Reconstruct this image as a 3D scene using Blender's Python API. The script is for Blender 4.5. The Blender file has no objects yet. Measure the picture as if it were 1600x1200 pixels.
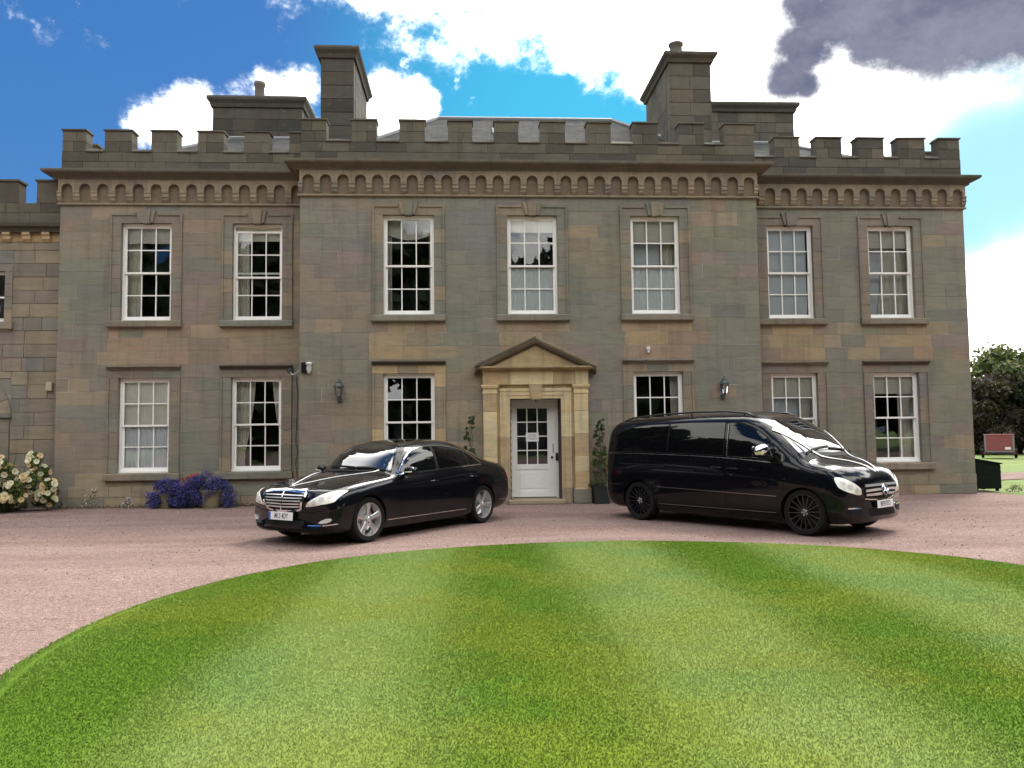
import bpy, bmesh, math, random
import numpy as np
from mathutils import Vector, Matrix
from mathutils.bvhtree import BVHTree
rad = math.radians
scene = bpy.context.scene
COL = scene.collection

# ---------------------------------------------------------------- camera
cam_data = bpy.data.cameras.new('camera'); cam = bpy.data.objects.new('camera', cam_data); COL.objects.link(cam)
CAM_C = Vector((0.0, -19.6305, 1.6))
CR = ((0.9982854, 0.0579819, 0.0080202), (-0.0573488, 0.9962806, -0.0643122), (-0.0117193, 0.0637420, 0.9978976))
m = Matrix(((CR[0][0], CR[0][2], -CR[0][1], CAM_C.x), (CR[1][0], CR[1][2], -CR[1][1], CAM_C.y),
            (CR[2][0], CR[2][2], -CR[2][1], CAM_C.z), (0, 0, 0, 1)))
cam.matrix_world = m
cam_data.sensor_width = 36.0; cam_data.lens = 1250 / 1600 * 36; cam_data.clip_end = 4000; cam_data.clip_start = 0.05
scene.camera = cam

# ---------------------------------------------------------------- light and exposure
SUN_AZ, SUN_EL = rad(38), rad(54)          # azimuth from +Y towards +X, behind the house to the right
sun_dir = Vector((math.sin(SUN_AZ) * math.cos(SUN_EL), math.cos(SUN_AZ) * math.cos(SUN_EL), math.sin(SUN_EL)))
sd = bpy.data.lights.new('sun', 'SUN'); sd.energy = 1.0; sd.angle = rad(14); sd.color = (1.0, 0.96, 0.88)
sun = bpy.data.objects.new('sun', sd); COL.objects.link(sun)
sun.rotation_euler = sun_dir.to_track_quat('Z', 'Y').to_euler(); sun.location = (20, 20, 40)
scene.view_settings.view_transform = 'Standard'; scene.view_settings.look = 'None'
scene.view_settings.exposure = 1.5; scene.view_settings.gamma = 1.0; scene.view_settings.use_curve_mapping = False

# ---------------------------------------------------------------- sky
world = bpy.data.worlds.new('World'); scene.world = world; world.use_nodes = True
WT = world.node_tree; WT.nodes.clear()
def wn(t, **k):
    n = WT.nodes.new(t)
    for a, b in k.items(): setattr(n, a, b)
    return n
def wl(a, b): WT.links.new(a, b)
def wset(sock, v):
    if isinstance(v, bpy.types.NodeSocket): wl(v, sock)
    else: sock.default_value = v
def wmath(op, a, b=0.0, clamp=False):
    n = wn('ShaderNodeMath', operation=op, use_clamp=clamp); wset(n.inputs[0], a); wset(n.inputs[1], b); return n.outputs[0]
def wmap(v, a, b, c=0.0, d=1.0):
    n = wn('ShaderNodeMapRange', interpolation_type='SMOOTHSTEP'); wset(n.inputs[0], v)
    n.inputs[1].default_value = a; n.inputs[2].default_value = b; n.inputs[3].default_value = c; n.inputs[4].default_value = d
    return n.outputs[0]
def wmix(f, a, b):
    n = wn('ShaderNodeMix', data_type='RGBA'); wset(n.inputs[0], f); wset(n.inputs[6], a); wset(n.inputs[7], b); return n.outputs[2]
def sky_dir(px, py):
    v = Vector(((px - 800) / 1250, 1, (600 - py) / 1250))
    return Vector((sum(CR[i][j] * v[j] for j in range(3)) for i in range(3))).normalized()
tc = wn('ShaderNodeTexCoord'); D = tc.outputs['Generated']
def wdot(v):
    n = wn('ShaderNodeVectorMath', operation='DOT_PRODUCT'); wl(D, n.inputs[0]); n.inputs[1].default_value = v; return n.outputs['Value']
def wnoise(scale, detail, rough, off=(0, 0, 0), stretch=(1, 1, 1)):
    mp = wn('ShaderNodeMapping'); wl(D, mp.inputs[0]); mp.inputs[1].default_value = off; mp.inputs[3].default_value = stretch
    n = wn('ShaderNodeTexNoise'); wl(mp.outputs[0], n.inputs['Vector'])
    n.inputs['Scale'].default_value = scale; n.inputs['Detail'].default_value = detail; n.inputs['Roughness'].default_value = rough
    return n.outputs[0]
sky = wn('ShaderNodeTexSky', sky_type='NISHITA'); sky.sun_disc = False
sky.sun_elevation = SUN_EL; sky.sun_rotation = SUN_AZ; sky.air_density = 1.0; sky.dust_density = 0.4; sky.ozone_density = 2.0
hs = wn('ShaderNodeHueSaturation'); hs.inputs['Saturation'].default_value = 1.35; hs.inputs['Value'].default_value = 0.07
wl(sky.outputs[0], hs.inputs['Color'])
cyan_side = wmap(wdot(sky_dir(1100, 300)), 0.86, 0.985)
blue = wmix(cyan_side, (0.0145, 0.056, 0.160, 1), (0.011, 0.205, 0.29, 1))
blue = wmix(wmap(wdot(sky_dir(1560, 290)), 0.975, 0.995), blue, (0.19, 0.34, 0.345, 1))
blue = wmix(0.25, blue, hs.outputs[0])
n_big = wnoise(2.3, 6, 0.55, (1.3, 0.2, 0.7), (1, 1, 1.5))
n_edge = wnoise(8.0, 10, 0.66, (4.1, 2.2, 0.3), (1, 1, 1.4))
n_fine = wnoise(26.0, 8, 0.68, (0.4, 7.2, 3.3))
warp = wmath('ADD', wmath('MULTIPLY', wmath('SUBTRACT', n_edge, 0.5), 0.16), wmath('MULTIPLY', wmath('SUBTRACT', n_fine, 0.5), 0.085))
def plane(p, q):
    n = sky_dir(*p).cross(sky_dir(*q)).normalized(); return n
n1 = plane((300, -32), (1010, 150));  n1 = n1 if n1.dot(sky_dir(800, 0)) > 0 else -n1
n2 = plane((1035, 0), (1035, 400));  n2 = n2 if n2.dot(sky_dir(1400, 200)) > 0 else -n2
big = wmap(wmath('ADD', wdot(n1), wmath('MULTIPLY', warp, 1.15)), -0.025, 0.045)
right = wmap(wmath('ADD', wdot(n2), warp), -0.03, 0.06)
# everywhere else in the sky the same broken cloud goes on
broken = wmap(wmath('ADD', n_big, wmath('MULTIPLY', warp, 0.8)), 0.46, 0.53)
front = wmap(wdot(Vector((0, 1, 0.35)).normalized()), 0.45, 0.75)
def blob(px, py, r, soft=1.5, amp=0.42):
    c = sky_dir(px, py); cr = math.cos(r / 1250)
    return wmap(wmath('ADD', wdot(c), wmath('MULTIPLY', warp, amp * (1 - cr) * 120)), cr - (1 - cr) * soft, cr + (1 - cr) * soft)
def wmax(l):
    o = l[0]
    for x in l[1:]: o = wmath('MAXIMUM', o, x)
    return o
cumuli = wmax([blob(255, 195, 40), blob(310, 180, 46), blob(365, 190, 50), blob(440, 170, 44), blob(470, 140, 28), blob(420, 205, 50),
               blob(600, 150, 30), blob(640, 160, 28), blob(590, 190, 34), blob(660, 168, 22), blob(555, 215, 46)])
wisp_zone = wmath('MULTIPLY', wmap(wdot(n1), -0.13, -0.02), wmap(wmath('ADD', wmath('MULTIPLY', n_fine, .55), wmath('MULTIPLY', n_edge, .45)), 0.53, 0.66))
cumuli = wmath('MAXIMUM', cumuli, wmath('MULTIPLY', wisp_zone, 0.8))
cloud = wmax([big, right, cumuli])
gap = wmath('MULTIPLY', wmath('ADD', wmax([blob(1555, 270, 105, 1.0, .015), blob(1500, 320, 80, 1.0, .015), blob(1610, 235, 80, 1.0, .015)]), 0), 0.97)
cloud = wmath('MULTIPLY', cloud, wmath('SUBTRACT', 1.0, gap))
mixf = wn('ShaderNodeMix', data_type='FLOAT'); wl(front, mixf.inputs[0]); wl(broken, mixf.inputs[2]); wl(cloud, mixf.inputs[3])
cloud = wmath('POWER', mixf.outputs[0], 2.2)
dark = wmax([blob(1310, 15, 62, .7, .13), blob(1385, 30, 70, .7, .13), blob(1460, 25, 80, .7, .13), blob(1545, 15, 88, .7, .13), blob(1630, 0, 95, .7, .13), blob(1258, 75, 46, .7, .13), blob(1232, 122, 34, .7, .13), blob(1262, 130, 24, .7, .13), blob(1265, 15, 40, .7, .13)])
sunny = wmap(wdot(sun_dir), -0.2, 0.95)
tops = wmath('ADD', 0.80, wmath('MULTIPLY', n_big, 0.5))
bright = wmath('MULTIPLY', tops, wmath('ADD', 1.05, wmath('MULTIPLY', sunny, 0.95)))
cl = wn('ShaderNodeMix', data_type='RGBA', blend_type='MULTIPLY'); cl.inputs[0].default_value = 1.0
cl.inputs[6].default_value = (1.0, 0.985, 0.93, 1); wl(bright, cl.inputs[7])
dcol = wmix(wmap(n_edge, 0.35, 0.65), (0.055, 0.062, 0.098, 1), (0.110, 0.114, 0.148, 1))
ccol = wmix(wmath('POWER', dark, 0.6), cl.outputs[2], dcol)
final = wmix(cloud, blue, ccol)
bg = wn('ShaderNodeBackground'); bg.inputs[1].default_value = 1.0; wl(final, bg.inputs[0])
wo = wn('ShaderNodeOutputWorld'); wl(bg.outputs[0], wo.inputs[0])

# ---------------------------------------------------------------- materials
def srgb(r, g, b, k=1.0):
    f = lambda c: (c / 255 / 12.92 if c / 255 <= 0.04045 else ((c / 255 + 0.055) / 1.055) ** 2.4) * k
    return (f(r), f(g), f(b), 1)
MATS = {}
class Mat:
    def __init__(s, name):
        s.m = bpy.data.materials.new(name); s.m.use_nodes = True; s.t = s.m.node_tree
        s.p = s.t.nodes['Principled BSDF']; s.out = s.t.nodes['Material Output']; MATS[name] = s.m
    def n(s, t, **k):
        n = s.t.nodes.new(t)
        for a, b in k.items(): setattr(n, a, b)
        return n
    def l(s, a, b): s.t.links.new(a, b)
    def set(s, k, v):
        i = s.p.inputs[k]
        if isinstance(v, bpy.types.NodeSocket): s.l(v, i)
        else: i.default_value = v
    def coord(s, kind='Object'):
        if kind == 'World': return s.n('ShaderNodeNewGeometry').outputs['Position']
        return s.n('ShaderNodeTexCoord').outputs[kind]
    def noise(s, scale, detail=5, rough=0.6, vec=None, stretch=None):
        v = vec or s.coord('World')
        if stretch:
            mp = s.n('ShaderNodeMapping'); s.l(v, mp.inputs[0]); mp.inputs[3].default_value = stretch; v = mp.outputs[0]
        n = s.n('ShaderNodeTexNoise'); s.l(v, n.inputs['Vector']); n.inputs['Scale'].default_value = scale
        n.inputs['Detail'].default_value = detail; n.inputs['Roughness'].default_value = rough; return n.outputs[0]
    def ramp(s, v, stops):
        r = s.n('ShaderNodeValToRGB'); s.l(v, r.inputs[0]); e = r.color_ramp.elements
        while len(e) < len(stops): e.new(0.5)
        for i, (p, c) in enumerate(stops): e[i].position = p; e[i].color = c if len(c) == 4 else (*c, 1)
        return r.outputs[0]
    def mix(s, f, a, b, mode='MIX'):
        n = s.n('ShaderNodeMix', data_type='RGBA', blend_type=mode)
        for i, v in ((0, f), (6, a), (7, b)):
            if isinstance(v, bpy.types.NodeSocket): s.l(v, n.inputs[i])
            else: n.inputs[i].default_value = v
        return n.outputs[2]
    def math(s, op, a, b=0.0, clamp=False):
        n = s.n('ShaderNodeMath', operation=op, use_clamp=clamp)
        for i, v in ((0, a), (1, b)):
            if isinstance(v, bpy.types.NodeSocket): s.l(v, n.inputs[i])
            else: n.inputs[i].default_value = v
        return n.outputs[0]
    def bump(s, h, strength, dist=0.01):
        b = s.n('ShaderNodeBump'); b.inputs['Strength'].default_value = strength; b.inputs['Distance'].default_value = dist
        s.l(h, b.inputs['Height']); s.l(b.outputs[0], s.p.inputs['Normal'])
def simple(name, col, rough=0.6, metal=0.0, **k):
    M = Mat(name); M.set('Base Color', col); M.set('Roughness', rough); M.set('Metallic', metal)
    for a, b in k.items(): M.set(a, b)
    return M
def grey(v): return (v, v, v, 1)
def stone_mat(name, lichen=0.0, soot=0.0):
    M = Mat(name); at = M.n('ShaderNodeAttribute', attribute_name='tint').outputs['Color']
    w = M.coord('World')
    n1 = M.noise(1.1, 5, 0.6, w, (0.6, 0.6, 1.5)); n2 = M.noise(5.0, 6, 0.65, w, (0.5, 0.5, 2.2)); n3 = M.noise(45, 5, 0.7, w)
    c = M.mix(1.0, at, M.ramp(n2, [(0.25, grey(0.80)), (0.5, grey(1.0)), (0.78, (1.16, 1.13, 1.08, 1))]), 'MULTIPLY')
    c = M.mix(1.0, c, M.ramp(n1, [(0.3, (0.90, 0.93, 0.94, 1)), (0.5, grey(1.0)), (0.72, (1.10, 1.05, 0.98, 1))]), 'MULTIPLY')
    c = M.mix(1.0, c, M.ramp(n3, [(0.2, grey(0.82)), (0.55, grey(1.0)), (0.85, grey(1.16))]), 'MULTIPLY')
    streak = M.noise(1.0, 6, 0.6, w, (5.0, 5.0, 0.45))
    c = M.mix(M.ramp(streak, [(0.52, grey(0)), (0.75, grey(0.36 + soot))]), c, (0.06, 0.056, 0.048, 1))
    if lichen:
        c = M.mix(M.ramp(M.noise(7, 8, 0.7, w), [(0.60, grey(0)), (0.72, grey(lichen))]), c, (0.26, 0.27, 0.22, 1))
        c = M.mix(M.ramp(M.noise(2.2, 6, 0.6, w), [(0.5, grey(0)), (0.75, grey(lichen * 0.8))]), c, (0.075, 0.085, 0.04, 1))
    M.set('Base Color', c); M.set('Roughness', 0.92); M.set('Specular IOR Level', 0.25)
    M.bump(M.math('ADD', M.math('MULTIPLY', n3, 0.5), M.math('MULTIPLY', n2, 1.2)), 0.35, 0.012)
    return M.m
STONE = stone_mat('sandstone')
STONE_TOP = stone_mat('weathered_sandstone', lichen=0.5, soot=0.18)
M = Mat('mortar'); w = M.coord('World')
M.set('Base Color', M.mix(M.ramp(M.noise(1.3, 4, .6, w), [(0.48, grey(0)), (0.70, grey(1))]), (0.21, 0.195, 0.165, 1), (0.56, 0.53, 0.47, 1))); M.set('Roughness', 0.95)
MORTAR = M.m
M = Mat('white_paint'); w = M.coord('World')
M.set('Base Color', M.mix(M.ramp(M.noise(6, 5, .6, w), [(0.45, grey(0)), (0.8, grey(0.35))]), (0.86, 0.85, 0.81, 1), (0.70, 0.68, 0.62, 1))); M.set('Roughness', 0.42)
WHITE = M.m
M = Mat('window_glass')
fr = M.n('ShaderNodeFresnel'); fr.inputs[0].default_value = 1.52
gl = M.n('ShaderNodeBsdfGlossy'); gl.inputs['Roughness'].default_value = 0.015; gl.inputs[0].default_value = (0.95, 0.97, 1, 1)
nb = M.n('ShaderNodeBump'); nb.inputs['Strength'].default_value = 0.06; nb.inputs['Distance'].default_value = 0.02
M.l(M.noise(2.2, 2, .4), nb.inputs['Height']); M.l(nb.outputs[0], gl.inputs['Normal'])
tr = M.n('ShaderNodeBsdfTransparent'); tr.inputs[0].default_value = (0.96, 0.97, 0.965, 1)
mx = M.n('ShaderNodeMixShader'); f2 = M.math('MULTIPLY', fr.outputs[0], 1.15, True)
M.l(f2, mx.inputs[0]); M.l(tr.outputs[0], mx.inputs[1]); M.l(gl.outputs[0], mx.inputs[2]); M.l(mx.outputs[0], M.out.inputs[0])
GLASS = M.m
ROOM = simple('dark_room', (0.060, 0.060, 0.072, 1), 0.9).m
def cloth(name, col, rough=0.9, trans=0.0):
    M = Mat(name); M.set('Base Color', col); M.set('Roughness', rough)
    M.set('Sheen Weight', 0.2)
    return M.m
CREAM = cloth('cream_drape', (0.66, 0.63, 0.54, 1)); NET = cloth('net_curtain', (0.78, 0.81, 0.86, 1))
BLIND = cloth('roller_blind', (0.86, 0.84, 0.74, 1)); GREYBLIND = cloth('grey_blind', (0.60, 0.65, 0.71, 1))
BEIGE = cloth('beige_drape', (0.60, 0.58, 0.52, 1))
M = Mat('slate'); w = M.coord('World')
br = M.n('ShaderNodeTexBrick'); mp = M.n('ShaderNodeMapping'); M.l(M.coord('UV'), mp.inputs[0]); M.l(mp.outputs[0], br.inputs['Vector'])
br.inputs['Scale'].default_value = 1.0; br.inputs['Brick Width'].default_value = 0.30; br.inputs['Row Height'].default_value = 0.19; br.inputs['Mortar Size'].default_value = 0.008
br.inputs['Color1'].default_value = (0.040, 0.042, 0.045, 1); br.inputs['Color2'].default_value = (0.075, 0.074, 0.070, 1); br.inputs['Mortar'].default_value = (0.03, 0.03, 0.03, 1)
M.set('Base Color', M.mix(M.ramp(M.noise(4, 6, .7, w), [(0.5, grey(0)), (0.75, grey(0.7))]), br.outputs[0], (0.10, 0.097, 0.075, 1))); M.set('Roughness', 0.95); M.set('Specular IOR Level', 0.1)
M.bump(br.outputs['Fac'], -0.8, 0.02)
SLATE = M.m
LEAD = simple('lead', (0.22, 0.23, 0.24, 1), 0.5).m
BLACKMETAL = simple('black_metal', (0.012, 0.012, 0.013, 1), 0.45).m
LANTERN = simple('lantern_paint', (0.055, 0.07, 0.07, 1), 0.5).m
M = Mat('black_paint'); M.set('Base Color', (0.0035, 0.0036, 0.0055, 1)); M.set('Roughness', 0.22); M.set('Coat Weight', 1.0); M.set('Coat Roughness', 0.015); M.set('Coat IOR', 1.33); M.set('Specular IOR Level', 0.1)
PAINT = M.m
CARGLASS = simple('tinted_glass', (0.004, 0.004, 0.005, 1), 0.02, **{'IOR': 1.5, 'Specular IOR Level': 0.45}).m
M = Mat('windscreen_glass'); M.set('Base Color', (0.010, 0.012, 0.013, 1)); M.set('Roughness', 0.02); M.set('IOR', 1.75); M.set('Coat Weight', 1.0); M.set('Coat Roughness', 0.01); M.set('Coat IOR', 1.6); M.set('Specular IOR Level', 0.6)
SCREEN = M.m
CHROME = simple('chrome', (0.82, 0.83, 0.84, 1), 0.10, 1.0).m
SATIN = simple('satin_chrome', (0.74, 0.75, 0.76, 1), 0.28, 0.65).m
DIMTRIM = simple('dim_chrome', (0.30, 0.30, 0.32, 1), 0.25, 1.0).m
ALLOY = simple('silver_alloy', (0.60, 0.60, 0.61, 1), 0.33, 0.85).m
DARKALLOY = simple('dark_alloy', (0.10, 0.10, 0.105, 1), 0.25, 0.9).m
M = Mat('tyre_rubber'); M.set('Base Color', (0.010, 0.010, 0.010, 1)); M.set('Roughness', 0.8); M.set('Specular IOR Level', 0.2); RUBBER = M.m
TRIM = simple('black_trim', (0.008, 0.008, 0.009, 1), 0.6, **{'Specular IOR Level': 0.15}).m
M = Mat('lamp_lens'); M.set('Base Color', (0.86, 0.86, 0.80, 1)); M.set('Roughness', 0.30); M.set('Coat Weight', 1.0); M.set('Coat Roughness', 0.02); M.set('Metallic', 0.10); LENS = M.m
LENSDARK = simple('lamp_bowl', (0.62, 0.62, 0.58, 1), 0.35, 0.2).m
REDLENS = simple('red_lens', (0.30, 0.008, 0.010, 1), 0.12, **{'Coat Weight': 1.0}).m
PLATE = simple('plate_white', (0.78, 0.78, 0.80, 1), 0.35).m
PLATEBLUE = simple('plate_blue', (0.02, 0.12, 0.45, 1), 0.4).m
INK = simple('plate_black', (0.012, 0.012, 0.012, 1), 0.5).m
RIBBON = simple('white_ribbon', (0.80, 0.80, 0.80, 1), 0.38, **{'Sheen Weight': 0.3}).m

# ---------------------------------------------------------------- mesh helpers
class MB:
    def __init__(s): s.v = []; s.f = []; s.t = []
    def add(s, vs, fs, tint=None):
        o = len(s.v); s.v += [tuple(p) for p in vs]; s.f += [tuple(i + o for i in f) for f in fs]
        s.t += [tint or (1, 1, 1, 1)] * len(vs); return s
    def box(s, x0, x1, y0, y1, z0, z1, tint=None):
        return s.add([(x0, y0, z0), (x1, y0, z0), (x1, y1, z0), (x0, y1, z0), (x0, y0, z1), (x1, y0, z1), (x1, y1, z1), (x0, y1, z1)],
                     [(0, 3, 2, 1), (4, 5, 6, 7), (0, 1, 5, 4), (1, 2, 6, 5), (2, 3, 7, 6), (3, 0, 4, 7)], tint)
    def cbox(s, x0, x1, y0, y1, z0, z1, b=0.008, tint=None):     # box with chamfered front (-y) face
        return s.add([(x0, y0 + b, z0), (x1, y0 + b, z0), (x1, y0 + b, z1), (x0, y0 + b, z1), (x0 + b, y0, z0 + b), (x1 - b, y0, z0 + b), (x1 - b, y0, z1 - b), (x0 + b, y0, z1 - b),
                      (x0, y1, z0), (x1, y1, z0), (x1, y1, z1), (x0, y1, z1)],
                     [(4, 5, 6, 7), (0, 1, 5, 4), (1, 2, 6, 5), (2, 3, 7, 6), (3, 0, 4, 7), (0, 8, 9, 1), (1, 9, 10, 2), (2, 10, 11, 3), (3, 11, 8, 0)], tint)
    def prism(s, poly, y0, y1, tint=None):                        # polygon in (x,z) seen from -y, counter-clockwise
        n = len(poly); vs = [(x, y0, z) for x, z in poly] + [(x, y1, z) for x, z in poly]
        fs = [tuple(range(n)), tuple(range(2 * n - 1, n - 1, -1))] + [(i, i + n, (i + 1) % n + n, (i + 1) % n) for i in range(n)]
        return s.add(vs, fs, tint)
    def prism_z(s, poly, z0, z1, tint=None):
        n = len(poly); vs = [(x, y, z0) for x, y in poly] + [(x, y, z1) for x, y in poly]
        fs = [tuple(range(n - 1, -1, -1)), tuple(range(n, 2 * n))] + [(i, (i + 1) % n, (i + 1) % n + n, i + n) for i in range(n)]
        return s.add(vs, fs, tint)
    def prism_x(s, poly, x0, x1, tint=None):                      # polygon in (y,z)
        n = len(poly); vs = [(x0, y, z) for y, z in poly] + [(x1, y, z) for y, z in poly]
        fs = [tuple(range(n)), tuple(range(2 * n - 1, n - 1, -1))] + [(i, i + n, (i + 1) % n + n, (i + 1) % n) for i in range(n)]
        return s.add(vs, fs, tint)
    def tube(s, pts, r, n=8, tint=None, cap=True):
        pts = [Vector(p) for p in pts]; rs = r if isinstance(r, (list, tuple)) else [r] * len(pts); vs = []; fs = []
        for i, p in enumerate(pts):
            d = (pts[min(i + 1, len(pts) - 1)] - pts[max(i - 1, 0)]).normalized()
            a = d.orthogonal().normalized() if i == 0 else (a - d * a.dot(d)).normalized()
            b = d.cross(a)
            for k in range(n):
                t = 2 * math.pi * k / n; vs.append(p + (a * math.cos(t) + b * math.sin(t)) * rs[i])
        for i in range(len(pts) - 1):
            for k in range(n): fs.append((i * n + k, i * n + (k + 1) % n, (i + 1) * n + (k + 1) % n, (i + 1) * n + k))
        if cap: fs += [tuple(range(n - 1, -1, -1)), tuple(range((len(pts) - 1) * n, len(pts) * n))]
        return s.add(vs, fs, tint)
    def lathe(s, prof, n=24, axis='z', c=(0, 0, 0), tint=None, closed=False):
        vs = []; fs = []; m = len(prof)
        for k in range(n):
            t = 2 * math.pi * k / n; co, si = math.cos(t), math.sin(t)
            for r, h in prof:
                if axis == 'z': vs.append((c[0] + r * co, c[1] + r * si, c[2] + h))
                else: vs.append((c[0] + r * co, c[1] + h, c[2] + r * si))
        for k in range(n):
            for i in range(m if closed else m - 1):
                j = (i + 1) % m; q = (k * m + i, ((k + 1) % n) * m + i, ((k + 1) % n) * m + j, k * m + j)
                fs.append(q if axis == 'z' else q[::-1])
        return s.add(vs, fs, tint)
    def mesh(s, name, mat, smooth=False):
        me = bpy.data.meshes.new(name); me.from_pydata(s.v, [], s.f); me.update()
        a = me.color_attributes.new('tint', 'FLOAT_COLOR', 'POINT'); a.data.foreach_set('color', np.array(s.t, dtype=np.float32).ravel())
        if smooth: me.polygons.foreach_set('use_smooth', [True] * len(me.polygons))
        me.materials.append(mat); return me
    def obj(s, name, mat, parent=None, smooth=False): return link(name, s.mesh(name, mat, smooth), parent)
def link(name, me, parent=None, loc=None):
    o = bpy.data.objects.new(name, me); COL.objects.link(o)
    if parent: o.parent = parent
    if loc is not None: o.location = loc
    return o
def empty(name, parent=None, loc=(0, 0, 0), rz=0.0):
    o = bpy.data.objects.new(name, None); COL.objects.link(o); o.location = loc; o.rotation_euler.z = rz; o.empty_display_size = 0.2
    if parent: o.parent = parent
    return o
def tag(o, label=None, cat=None, group=None, kind=None):
    for k, v in (('label', label), ('category', cat), ('group', group), ('kind', kind)):
        if v: o[k] = v
    return o
def auto_smooth(me, deg=35):
    bm = bmesh.new(); bm.from_mesh(me)
    for f in bm.faces: f.smooth = True
    for e in bm.edges:
        if len(e.link_faces) == 2 and e.calc_face_angle(0) > rad(deg): e.smooth = False
    bm.to_mesh(me); bm.free()
def sweep(mb, path, prof, tint=None):
    """path: xy points, facade on the right-hand side; prof: (outward, z) points"""
    n = len(path); m_ = len(prof); nor = []
    for i in range(n - 1):
        dx, dy = path[i + 1][0] - path[i][0], path[i + 1][1] - path[i][1]; L = math.hypot(dx, dy); nor.append((dy / L, -dx / L))
    vs = []
    for i in range(n):
        a = nor[max(i - 1, 0)]; b = nor[min(i, n - 2)]; k = 1 + a[0] * b[0] + a[1] * b[1]
        mx_, my_ = (a[0] + b[0]) / k, (a[1] + b[1]) / k
        for o_, z in prof: vs.append((path[i][0] + mx_ * o_, path[i][1] + my_ * o_, z))
    fs = []
    for i in range(n - 1):
        for j in range(m_): fs.append((i * m_ + j, (i + 1) * m_ + j, (i + 1) * m_ + (j + 1) % m_, i * m_ + (j + 1) % m_))
    fs += [tuple(range(m_)), tuple(range(n * m_ - 1, (n - 1) * m_ - 1, -1))]
    return mb.add(vs, fs, tint)
# ---------------------------------------------------------------- ground
M = Mat('parkland_grass'); w = M.coord('World')
c = M.mix(M.ramp(M.noise(.35, 6, .6, w), [(0.35, grey(0)), (0.7, grey(1))]), (0.085, 0.145, 0.02, 1), (0.16, 0.20, 0.046, 1))
c = M.mix(1.0, c, M.ramp(M.noise(30, 4, .7, w), [(0.25, grey(0.7)), (0.75, grey(1.25))]), 'MULTIPLY')
M.set('Base Color', c); M.set('Roughness', 0.9); M.bump(M.noise(40, 4, .7, w), .5, .03); PARK = M.m
def sheet_z(name, poly, z, mat, kind='structure'):
    me = bpy.data.meshes.new(name); me.from_pydata([(x, y, z) for x, y in poly], [], [tuple(range(len(poly)))]); me.materials.append(mat)
    return tag(link(name, me), kind=kind)
sheet_z('ground', [(-900, -900), (900, -900), (900, 900), (-900, 900)], -0.02, PARK)
M = Mat('red_gravel'); w = M.coord('World')
v = M.n('ShaderNodeTexVoronoi'); v.inputs['Scale'].default_value = 75; M.l(w, v.inputs['Vector'])
v2 = M.n('ShaderNodeTexVoronoi'); v2.inputs['Scale'].default_value = 28; M.l(w, v2.inputs['Vector'])
base = M.mix(M.ramp(M.noise(.55, 5, .6, w, (.6, 1.6, 1)), [(0.35, grey(0)), (0.68, grey(1))]), (0.205, 0.137, 0.120, 1), (0.275, 0.196, 0.174, 1))
base = M.mix(M.ramp(M.noise(2.4, 6, .65, w, (.35, 1.5, 1)), [(0.55, grey(0)), (0.75, grey(.35))]), base, (0.163, 0.102, 0.088, 1))
sepc = M.n('ShaderNodeSeparateColor'); M.l(v.outputs['Color'], sepc.inputs[0])
base = M.mix(1.0, base, M.ramp(sepc.outputs[0], [(0.0, (0.55, 0.50, 0.48, 1)), (0.5, grey(1.0)), (0.93, (1.25, 1.22, 1.2, 1)), (1.0, (1.9, 1.9, 1.85, 1))]), 'MULTIPLY')
sepd = M.n('ShaderNodeSeparateColor'); M.l(v2.outputs['Color'], sepd.inputs[0])
base = M.mix(1.0, base, M.ramp(sepd.outputs[1], [(0.0, grey(.84)), (1.0, grey(1.14))]), 'MULTIPLY')
tr_ = M.noise(1.0, 4, .55, w, (.16, 1.9, 1)); base = M.mix(M.ramp(tr_, [(0.50, grey(0)), (0.66, grey(.30))]), base, (0.315, 0.232, 0.207, 1))
M.set('Base Color', base); M.set('Roughness', 0.95); M.set('Specular IOR Level', 0.2)
M.bump(M.math('ADD', M.math('MULTIPLY', v.outputs['Distance'], -1.0), M.math('MULTIPLY', M.noise(7, 5, .6, w), .6)), .9, .012)
GRAVEL = M.m
# forecourt: slight undulation from wheel tracks, so a gridded sheet
def gridded(name, x0, x1, y0, y1, nx, ny, zf, mat, keep=lambda x, y: True):
    xs_ = np.linspace(x0, x1, nx + 1); ys_ = np.linspace(y0, y1, ny + 1); vs = [(x, y, zf(x, y)) for y in ys_ for x in xs_]
    fs = [(j * (nx + 1) + i, j * (nx + 1) + i + 1, (j + 1) * (nx + 1) + i + 1, (j + 1) * (nx + 1) + i) for j in range(ny) for i in range(nx) if keep((xs_[i] + xs_[i + 1]) / 2, (ys_[j] + ys_[j + 1]) / 2)]
    me = bpy.data.meshes.new(name); me.from_pydata(vs, [], fs); me.materials.append(mat); me.polygons.foreach_set('use_smooth', [True] * len(me.polygons)); return link(name, me)
gr = gridded('gravel_forecourt', -40, 40, -40, 0.9, 160, 120, lambda x, y: .004 * math.sin(x * 1.3 + .5 * math.sin(y * .9)) * math.cos(y * 1.1) - .004, GRAVEL,
             lambda x, y: y < -1.3 or x < 13.7); tag(gr, kind='structure')
sheet_z('gravel_path', [(13.0, 3.2), (60, 24), (60, 27.5), (13.0, 5.8)], 0.0, GRAVEL)
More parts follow.
